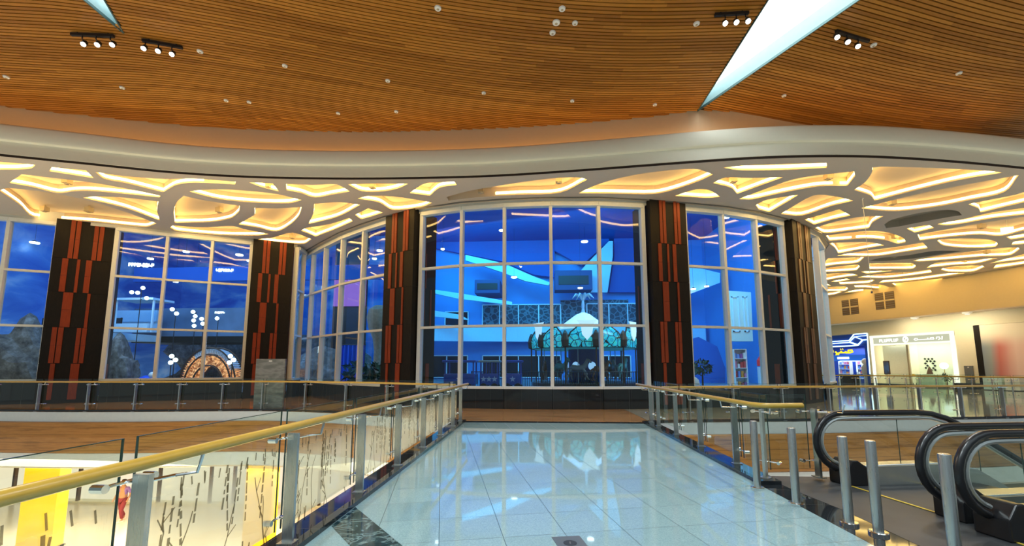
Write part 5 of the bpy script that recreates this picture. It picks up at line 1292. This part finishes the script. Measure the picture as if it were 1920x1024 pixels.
# blue shop
BLU = {'wall': plain('deep_blue_shop_wall', (.02, .07, .45), .4), 'neon': glow('cyan_white_neon', (.55, .90, 1.0), 2.6), 'yel': glow('yellow_sign_letters', (1.0, .80, .02), 1.5)}
def wpx(x, y, out=-1.0):
    u, z = wuv(x, y, out); return (u, z)
def bx(zx, zy, out=-1.0): return wpx(1520 + zx * .1172, 610 + zy * .1172, out)
t = wthing('shopfront', 1.0, 0, -1.0, 'dark blue shopfront with cyan neon outlines and yellow sign letters, beside the curved glass wall', 'shopfront')
b = MB(); wslab(b, -3, 3.58, 3.55, 4.6, -1.3, .2); wslab(b, 3.30, 3.58, 0, 3.6, -1.3, .2); b.build('fascia', BLU['wall'], t)
wslab(MB(), -3, 3.6, 0, 4.6, -4.2, .08).build('back_wall', BLU['wall'], t)
wslab(MB(), -1.5, 3.2, 2.15, 2.75, -2.2, .1).build('blue_pelmet', plain('bright_blue_pelmet', (.02, .16, .75), .4, emit=(.01, .10, .6), estr=.5), t)
for path, r in (([(905, 130), (920, 400), (950, 785)], .055), ([(690, 145), (905, 130)], .05), ([(300, 265), (610, 245), (690, 145)], .05), ([(330, 295), (620, 275), (750, 322)], .045),
                ([(700, 185), (820, 230), (750, 310), (622, 265), (700, 185)], .05), ([(190, 350), (520, 335), (750, 322), (830, 235), (885, 230)], .06), ([(720, 180), (890, 165), (905, 130)], .035)):
    s = MB(); wtube(s, [bx(*p) for p in path], r, -1.02); s.build('neon_tube', BLU['neon'], t)
for path in ([(182, 930), (182, 565), (345, 565), (350, 930)], [(470, 575), (815, 572), (828, 750)], [(735, 575), (745, 745)], [(210, 930), (200, 600)]):
    s = MB(); wtube(s, [bx(*p, -2.0) for p in path], .05, -2.0); s.build('white_frame', BLU['neon'], t)
u0, z0 = bx(430, 545, -2.05); u1, z1 = bx(610, 505, -2.05); wslab(MB(), u0, u1, z0, z1, -2.08, .05).build('lit_plate', M['sign_lit'], t)
# yellow letters: chunky Latin word, then Arabic word with dots
ul, zl = bx(150, 462, -.95); ur, zr_ = bx(370, 402, -.95); n_ = 7
for i in range(n_):
    a = ul + (ur - ul) * i / n_; w_ = (ur - ul) / n_ * .78; s = MB(); zz = zl + .02 * i * 0; h = zr_ - zl
    s.tube([wp(a, zz, -.95), wp(a, zz + h, -.95)], .05, 6)
    if i % 3 == 0: s.tube([wp(a, zz + h, -.95), wp(a + w_, zz + h * .95, -.95), wp(a + w_, zz + h * .5, -.95), wp(a, zz + h * .5, -.95)], .045, 6)
    elif i % 3 == 1: s.tube([wp(a, zz, -.95), wp(a + w_, zz, -.95)], .045, 6); s.tube([wp(a + w_, zz, -.95), wp(a + w_, zz + h, -.95)], .045, 6)
    else: s.tube([wp(a, zz + h, -.95), wp(a + w_, zz + h, -.95)], .045, 6); s.tube([wp(a, zz + h / 2, -.95), wp(a + w_, zz + h / 2, -.95)], .045, 6)
    s.build('sign_letter', BLU['yel'], t)
for stroke in ([(395, 425), (420, 445), (410, 475), (440, 470), (455, 440), (560, 438), (560, 415)], [(490, 438), (488, 410)], [(600, 438), (605, 400), (660, 398), (672, 425), (625, 440), (560, 440)], [(478, 385), (482, 384)], [(510, 383), (514, 382)]):
    s = MB(); s.tube([wp(*bx(*p, -.95), -.95) for p in stroke], .075, 6); s.build('sign_stroke', BLU['yel'], t)
area_light('shop_ceiling_light', wp(1.0, 3.4, -2.8), wp(1.0, 0, -3), 3.5, 1.6, (.75, .88, 1.0), 170)
u0, zt0 = wpx(1530, 640, -.6); 
t = wthing('hanging_banner', 0, 3.3, -.6, 'pale banner board hanging in front of the blue shop, beside the curved glass wall', 'banner')
a, c = wuv(1534, 640, -.5), wuv(1556, 650, -.5); wslab(MB(), a[0] - .3, c[0], c[1], a[1], -.52, .06).build('board', M['plaster'], t)
for uu in (a[0] - .1, c[0] - .15): MB().tube([wp(uu, a[1], -.49), wp(uu, 5.62, -.49)], .015, 6).build('cord', M['black_metal'], t)
def toys(u_a, u_b, out, zs, per, seed, what, grp):
    R = random.Random(seed)
    st = wthing('display_shelf', (u_a + u_b) / 2, 0, out, 'white display shelving ' + what, 'shelf')
    for uu in (u_a, u_b): wslab(MB(), uu - .03, uu + .03, .006, zs[-1] + .45, out, .4).build('upright', M['white_frame'], st)
    for k, z in enumerate(zs):
        wslab(MB(), u_a, u_b, z - .04, z, out, .4).build('shelf', M['white_frame'], st)
        for i in range(per):
            u = u_a + .06 + (u_b - u_a - .1) * (i + .5) / per; w_ = (u_b - u_a) / per * R.uniform(.6, .82); h = R.uniform(.16, .34)
            o = wslab(MB(), u - w_ / 2, u + w_ / 2, z + .002, z + h, out + .1, .22).build('boxed_toy', R.choice(GOODS)); tag(o, 'coloured boxed toy on the shelving ' + what, 'toy box', grp)
toys(-.6, .45, -3.4, [.5, .95, 1.4, 1.85], 5, 5, 'at the left inside the blue shop', 'toys on the left shelving of the blue shop')
toys(.75, 2.1, -3.9, [.5, .95, 1.4, 1.85], 6, 8, 'at the centre back of the blue shop', 'toys on the centre shelving of the blue shop')
toys(2.3, 3.15, -3.2, [.5, .95, 1.4, 1.85], 4, 9, 'at the right inside the blue shop', 'toys on the right shelving of the blue shop')
u, z = wuv(1622, 672, -1.9); q = wp(u, .006, -1.9)
t = wthing('astronaut_statue', u, 0, -1.9, 'grey and white statue standing at the right side of the blue shop entrance', 'statue')
MB().lathe([(.22, 0), (.20, .7), (.34, 1.0), (.36, 1.5), (.22, 1.8)], q, 14).build('body', M['slab_grey'], t, smooth=True); MB().ball((q.x, q.y, 2.08), .30, 16, 10).build('head', M['white_plastic'], t, smooth=True)
u, z = wuv(1594, 722, 2.5); q = wp(u, 0, 2.5)
t = thing('kiosk', (q.x, q.y, 0), 'low black kiosk counter standing in front of the blue shop', 'kiosk')
MB().box((q.x, q.y, .45), (1.15, .7, .9), -.3).build('body', M['charcoal'], t, bevel=.02); MB().box((q.x, q.y, .92), (1.25, .8, .05), -.3).build('worktop', M['black_metal'], t)
# hoarding print, directory board, furniture at far right
m = N('blurred_hoarding_print'); sp = m.n('ShaderNodeSeparateXYZ'); m.l(m.mapping(m.pos(), (1, 1, 1)), sp.inputs[0])
dt = m.n('ShaderNodeVectorMath', operation='DOT_PRODUCT'); dt.inputs[1].default_value = (WU.x, WU.y, 0); m.l(m.pos(), dt.inputs[0])
uu = m.math('SUBTRACT', dt.outputs['Value'], WA.dot(WU)); nz = m.noise(m.pos(), .5, 2)
cu_ = m.ramp(m.math('MULTIPLY_ADD', nz, .06, m.math('MULTIPLY', m.math('SUBTRACT', uu, 11.3), .25)), [(.03, (.26, .31, .36)), (.14, (.34, .37, .36)), (.26, (.62, .20, .17)), (.34, (.70, .32, .27)), (.48, (.88, .62, .52)), (.9, (.85, .58, .48))])
zf = m.n('ShaderNodeMapRange'); zf.interpolation_type = 'SMOOTHSTEP'; zf.inputs['From Min'].default_value = 2.9; zf.inputs['From Max'].default_value = 4.1; m.l(sp.outputs[2], zf.inputs['Value'])
M['hoarding'] = m.bsdf(m.mixc(zf.outputs[0], cu_, (.92, .82, .64)), .25)
t = wthing('hoarding', 14, 0, -1.0, 'tall hoarding with a blurred pink and cream print and black left edge, far right', 'hoarding')
wslab(MB(), 11.0, 11.34, 0, 4.62, -1.05, .12).build('black_edge', M['charcoal'], t); wslab(MB(), 11.34, 19, .0, 4.62, -1.05, .10).build('printed_panel', M['hoarding'], t)
t = wthing('directory_board', 10.45, 0, -.9, 'dark grey directory board on the beige wall left of the pink hoarding', 'directory board')
a, c = wuv(1808, 686, -.95), wuv(1828, 715, -.95); wslab(MB(), a[0], c[0], 0, a[1], -.99, .10).build('board', M['grey_metal'], t); wslab(MB(), a[0] + .2, c[0] - .2, a[1] - .14, a[1] - .08, -.885, .006).build('logo_mark', M['white_plastic'], t)
for (px, lab, w_, h, mt) in ((1815, 'low black bench against the beige wall below the directory board', 1.3, .42, 'charcoal'), (1868, 'pale blue covered counter at the far right behind the railings', .95, .95, 'reveal'), (1905, 'white display plinth at the far right in front of the hoarding', .7, .85, 'white_plastic')):
    u, z = wuv(px, 720, .3); t = wthing('bench' if h < .6 else 'counter', u, 0, .3, lab, 'bench' if h < .6 else 'counter')
    wslab(MB(), u - w_ / 2, u + w_ / 2, .05, h, .1, .6).build('body', M[mt], t); wslab(MB(), u - w_ / 2 + .06, u + w_ / 2 - .06, 0, .05, .16, .48).build('plinth', M['black_metal'], t)
# vents, exit sign, lamps, hanging cable
for (x0, y0, x1, y1, lab) in ((1578, 564, 1611, 588, 'dark square air vent on the beige bulkhead, left one'), (1640, 551, 1679, 577, 'dark square air vent on the beige bulkhead, right one and higher')):
    a, c = wuv(x0, y0, 0), wuv(x1, y1, 0); t = wthing('air_vent', (a[0] + c[0]) / 2, c[1], 0, lab, 'air vent')
    wslab(MB(), a[0], c[0], c[1], a[1], 0, .03).build('louvre_panel', plain('brown_grey_louvre', (.16, .11, .07), .6) if 'brown_grey_louvre' not in bpy.data.materials else bpy.data.materials['brown_grey_louvre'], t)
    f = MB(); um, zm = (a[0] + c[0]) / 2, (a[1] + c[1]) / 2; h = .05
    wslab(f, um - h, um + h, c[1], a[1], .03, .02); wslab(f, a[0], c[0], zm - h, zm + h, .03, .02); f.build('frame_cross', M['bulkhead_paint'], t)
    for k in range(8):
        zz = c[1] + (a[1] - c[1]) * (k + .5) / 8; wslab(MB(), a[0] + .03, c[0] - .03, zz - .03, zz + .02, .03, .012).build('louvre', M['grey_metal'], t)
q = at(1888, 428, ZC - .15)
t = thing('exit_sign', (q.x, q.y, ZC), 'small glowing blue-white exit sign hanging from the patterned ceiling at right', 'sign')
MB().box((q.x, q.y, ZC - .22), (.42, .05, .22), -.5).build('lit_panel', glow('blue_white_panel', (.65, .85, 1.0), 2), t); MB().tube([(q.x, q.y, ZC - .11), (q.x, q.y, ZC + .34)], .012, 6).build('hanger', M['steel'], t)
for (px, py, lab) in ((1715, 594, 'small pale lamp under the bulkhead edge above the cream shop'), (1813, 583, 'small pale lamp under the bulkhead edge above the pink hoarding')):
    u, z = wuv(px, py, -.4); t = wthing('soffit_lamp', u, 5.6, -.4, lab, 'lamp'); q = wp(u, 5.6, -.4)
    MB().lathe([(.16, -.14), (.26, -.10), (.28, 0)], q, 16).build('housing', M['white_plastic'], t, smooth=True); MB().lathe([(.13, -.16), (.14, -.13)], q, 14).build('lens', M['sign_lit'], t); area_light('soffit_lamp_light', wp(u, 5.3, .6), wp(u + .3, 2.2, -1.0), 2.5, .6, (1.0, .88, .62), 65)
qt, qbm = at(1617, 372, ZC), at(1617, 372, ZC)
t = thing('hanging_cable', (qt.x, qt.y, ZC), 'thin pale cable with a small end weight hanging from the patterned ceiling', 'cable')
zb_ = EYE + (688 - 552) / 800 * qt.y
MB().tube([(qt.x, qt.y, ZC), (qt.x, qt.y, zb_)], .011, 6).build('cord', M['white_plastic'], t); MB().lathe([(.03, -.08), (.035, 0)], (qt.x, qt.y, zb_), 10).build('weight', M['grey_metal'], t)
MB().tube([(qt.x, qt.y, ZC), (qt.x, qt.y, ZC - .03)], .05, 10).build('ceiling_rose', M['white_plastic'], t)

# ------------------------------------------------------------------ directory totem on the left balcony
q = at(503, 768, 0); dx = q.y * 29 / 800
t = thing('directory_totem', (q.x, q.y, 0), 'tall pale grey directory board standing before the corner pillar, behind the balcony railing', 'directory board')
m = N('grey_totem_print'); sp = m.n('ShaderNodeSeparateXYZ'); m.l(m.pos(), sp.inputs[0]); nz = m.noise(m.mapping(m.pos(), (2, 2, 5)), .9, 2)
pm = m.bsdf(m.ramp(nz, [(.4, (.17, .17, .155)), (.55, (.26, .26, .24)), (.65, (.19, .18, .17))]), .22)
MB().box((q.x, q.y, .96), (dx * 2, .10, 1.88)).build('board', pm, t, bevel=.008); MB().box((q.x, q.y, .01), (dx * 2 + .1, .3, .02)).build('base_plate', M['grey_metal'], t)
MB().box((q.x, q.y - .053, 1.82), (.12, .006, .035)).build('logo_mark', M['white_plastic'], t)

# ------------------------------------------------------------------ lower level seen through the bridge railing
M['shop_glow'] = glow('warm_lit_shop_window', (1.0, .84, .60), 1.05); M['yellow_panel'] = plain('yellow_panel', (.90, .52, .0), .5, emit=(1, .58, .0), estr=.55)
LY = 20.5
t = thing('lower_shopfront', (-12, LY, -5), 'warm brightly lit shopfront on the lower level, seen through the frosted left railing', 'shopfront')
MB().box((-17, LY + .6, -3.5), (29, .1, 3.0)).build('lit_wall', M['shop_glow'], t)
MB().box((-17, LY + .1, -2.17), (29, .4, .35)).build('header', M['slab_white'], t)
MB().box((-17, LY + .1, -4.95), (29, .4, .1)).build('plinth', M['shop_cream'], t)
for px in (-60, 28, 150, 300, 396, 440, 535, 600): 
    q = aty(px, 900, LY); MB().box((q.x, LY, -3.5), (.10, .14, 3.0)).build('mullion', M['bronze'], t)
for (x0, x1, lab) in ((52, 118, 'glowing yellow panel on the lower level, behind the nearest left railing pane'), (466, 516, 'glowing yellow panel on the lower level, behind the second left railing pane')):
    YY = 15.6; a, c = aty(x0, 930, YY), aty(x1, 930, YY); t = thing('yellow_column', ((a.x + c.x) / 2, YY, -5), lab, 'column panel')
    MB().box(((a.x + c.x) / 2, YY, -3.46), (c.x - a.x, .4, 3.0)).build('panel', M['yellow_panel'], t); MB().box(((a.x + c.x) / 2, YY, -4.98), (c.x - a.x + .1, .5, .04)).build('foot', M['charcoal'], t)
area_light('lower_shop_light', (-12, 15.5, -2.1), (-12, 14, -5), 18, 4, (1.0, .84, .55), 1700)
# red kiosk and pale counter on the lower level at right
q = aty(1885, 905, 12.0)
t = thing('red_kiosk', (q.x, 12.4, -5), 'red kiosk on the lower level, seen through the nearer escalator glass', 'kiosk')
MB().box((q.x + .6, 12.9, -3.6), (4.2, 1.2, 2.8)).build('red_body', plain('red_kiosk_paint', (.50, .10, .07), .5), t); MB().box((q.x + .6, 12.85, -2.15), (4.4, 1.4, .10)).build('kiosk_top', M['slab_white'], t)
area_light('lower_right_light', (9, 12, -2.05), (9, 12, -5), 8, 3, (1.0, .86, .64), 200)

# a shopper walking on the lower level
def skin(nm, joints, edges, mat, parent, rootv=0):
    me = bpy.data.meshes.new(nm); org = ORG[parent]
    me.from_pydata([tuple(Vector(p[:3]) - org) for p in joints], edges, []); o = bpy.data.objects.new(nm, me); COL.objects.link(o)
    md = o.modifiers.new('skin', 'SKIN'); md.use_smooth_shade = True
    for i, p in enumerate(joints):
        v = me.skin_vertices[0].data[i]; v.radius = (p[3], p[4] if len(p) > 4 else p[3]); v.use_root = (i == rootv)
    sd = o.modifiers.new('sub', 'SUBSURF'); sd.levels = 1; sd.render_levels = 2
    me.materials.append(mat); o.parent = parent; ORG[o] = org; return o
q = at(226, 978, -5); X0, Y0 = q.x, q.y
t = thing('person', (X0, Y0, -5), 'person in purple top and dark red trousers walking on the lower level', 'person')
def J(x, y, z, r, r2=None): return (X0 + x, Y0 + y, -5 + z, r, r2 or r)
SK = plain('skin_tone', (.45, .26, .17), .6)
body = [J(0, 0, .95, .13), J(0, 0, 1.12, .125), J(0, .01, 1.34, .15, .11), J(0, 0, 1.46, .06), J(0, -.03, 1.54, .055), J(0, -.04, 1.66, .095), J(0, -.03, 1.74, .06),
        J(.10, 0, .90, .085), J(.12, -.16, .48, .055), J(.12, -.06, .08, .04), J(.12, -.20, .03, .04), J(-.10, 0, .90, .085), J(-.11, .06, .48, .055), J(-.11, .26, .12, .04), J(-.11, .16, .03, .035),
        J(.19, 0, 1.40, .055), J(.24, .10, 1.14, .042), J(.22, .0, .90, .03), J(.22, -.05, .80, .035), J(-.19, 0, 1.40, .055), J(-.24, -.04, 1.14, .042), J(-.22, -.20, .94, .03), J(-.22, -.26, .86, .035)]
ed = [(0, 1), (1, 2), (2, 3), (3, 4), (4, 5), (5, 6), (0, 7), (7, 8), (8, 9), (9, 10), (0, 11), (11, 12), (12, 13), (13, 14), (2, 15), (15, 16), (16, 17), (17, 18), (2, 19), (19, 20), (20, 21), (21, 22)]
skin('body', body, ed, SK, t)
tr = [J(0, 0, .98, .15), J(.10, 0, .90, .105), J(.12, -.16, .48, .078), J(.12, -.07, .13, .065), J(-.10, 0, .90, .105), J(-.11, .06, .48, .078), J(-.11, .25, .16, .065)]
skin('trousers', tr, [(0, 1), (1, 2), (2, 3), (0, 4), (4, 5), (5, 6)], plain('dark_red_cloth', (.22, .03, .05), .8), t)
sh = [J(0, 0, .98, .16, .13), J(0, .01, 1.20, .15, .12), J(0, .01, 1.38, .17, .12), J(.20, 0, 1.40, .07), J(.24, .10, 1.16, .055), J(-.20, 0, 1.40, .07), J(-.24, -.04, 1.16, .055)]
skin('top', sh, [(0, 1), (1, 2), (2, 3), (3, 4), (2, 5), (5, 6)], plain('purple_cloth', (.25, .16, .55), .8), t)
skin('hair', [J(0, 0, 1.60, .07), J(0, -.01, 1.70, .105), J(0, .0, 1.77, .07)], [(0, 1), (1, 2)], plain('dark_hair', (.03, .02, .015), .6), t)
for dx_, dy_ in ((.12, -.14), (-.11, .20)): MB().prism([(X0 + dx_ - .05, Y0 + dy_ - .16), (X0 + dx_ + .05, Y0 + dy_ - .16), (X0 + dx_ + .045, Y0 + dy_ + .12), (X0 + dx_ - .045, Y0 + dy_ + .12)], -5, -4.93).build('shoe', M['white_plastic'], t, bevel=.015)
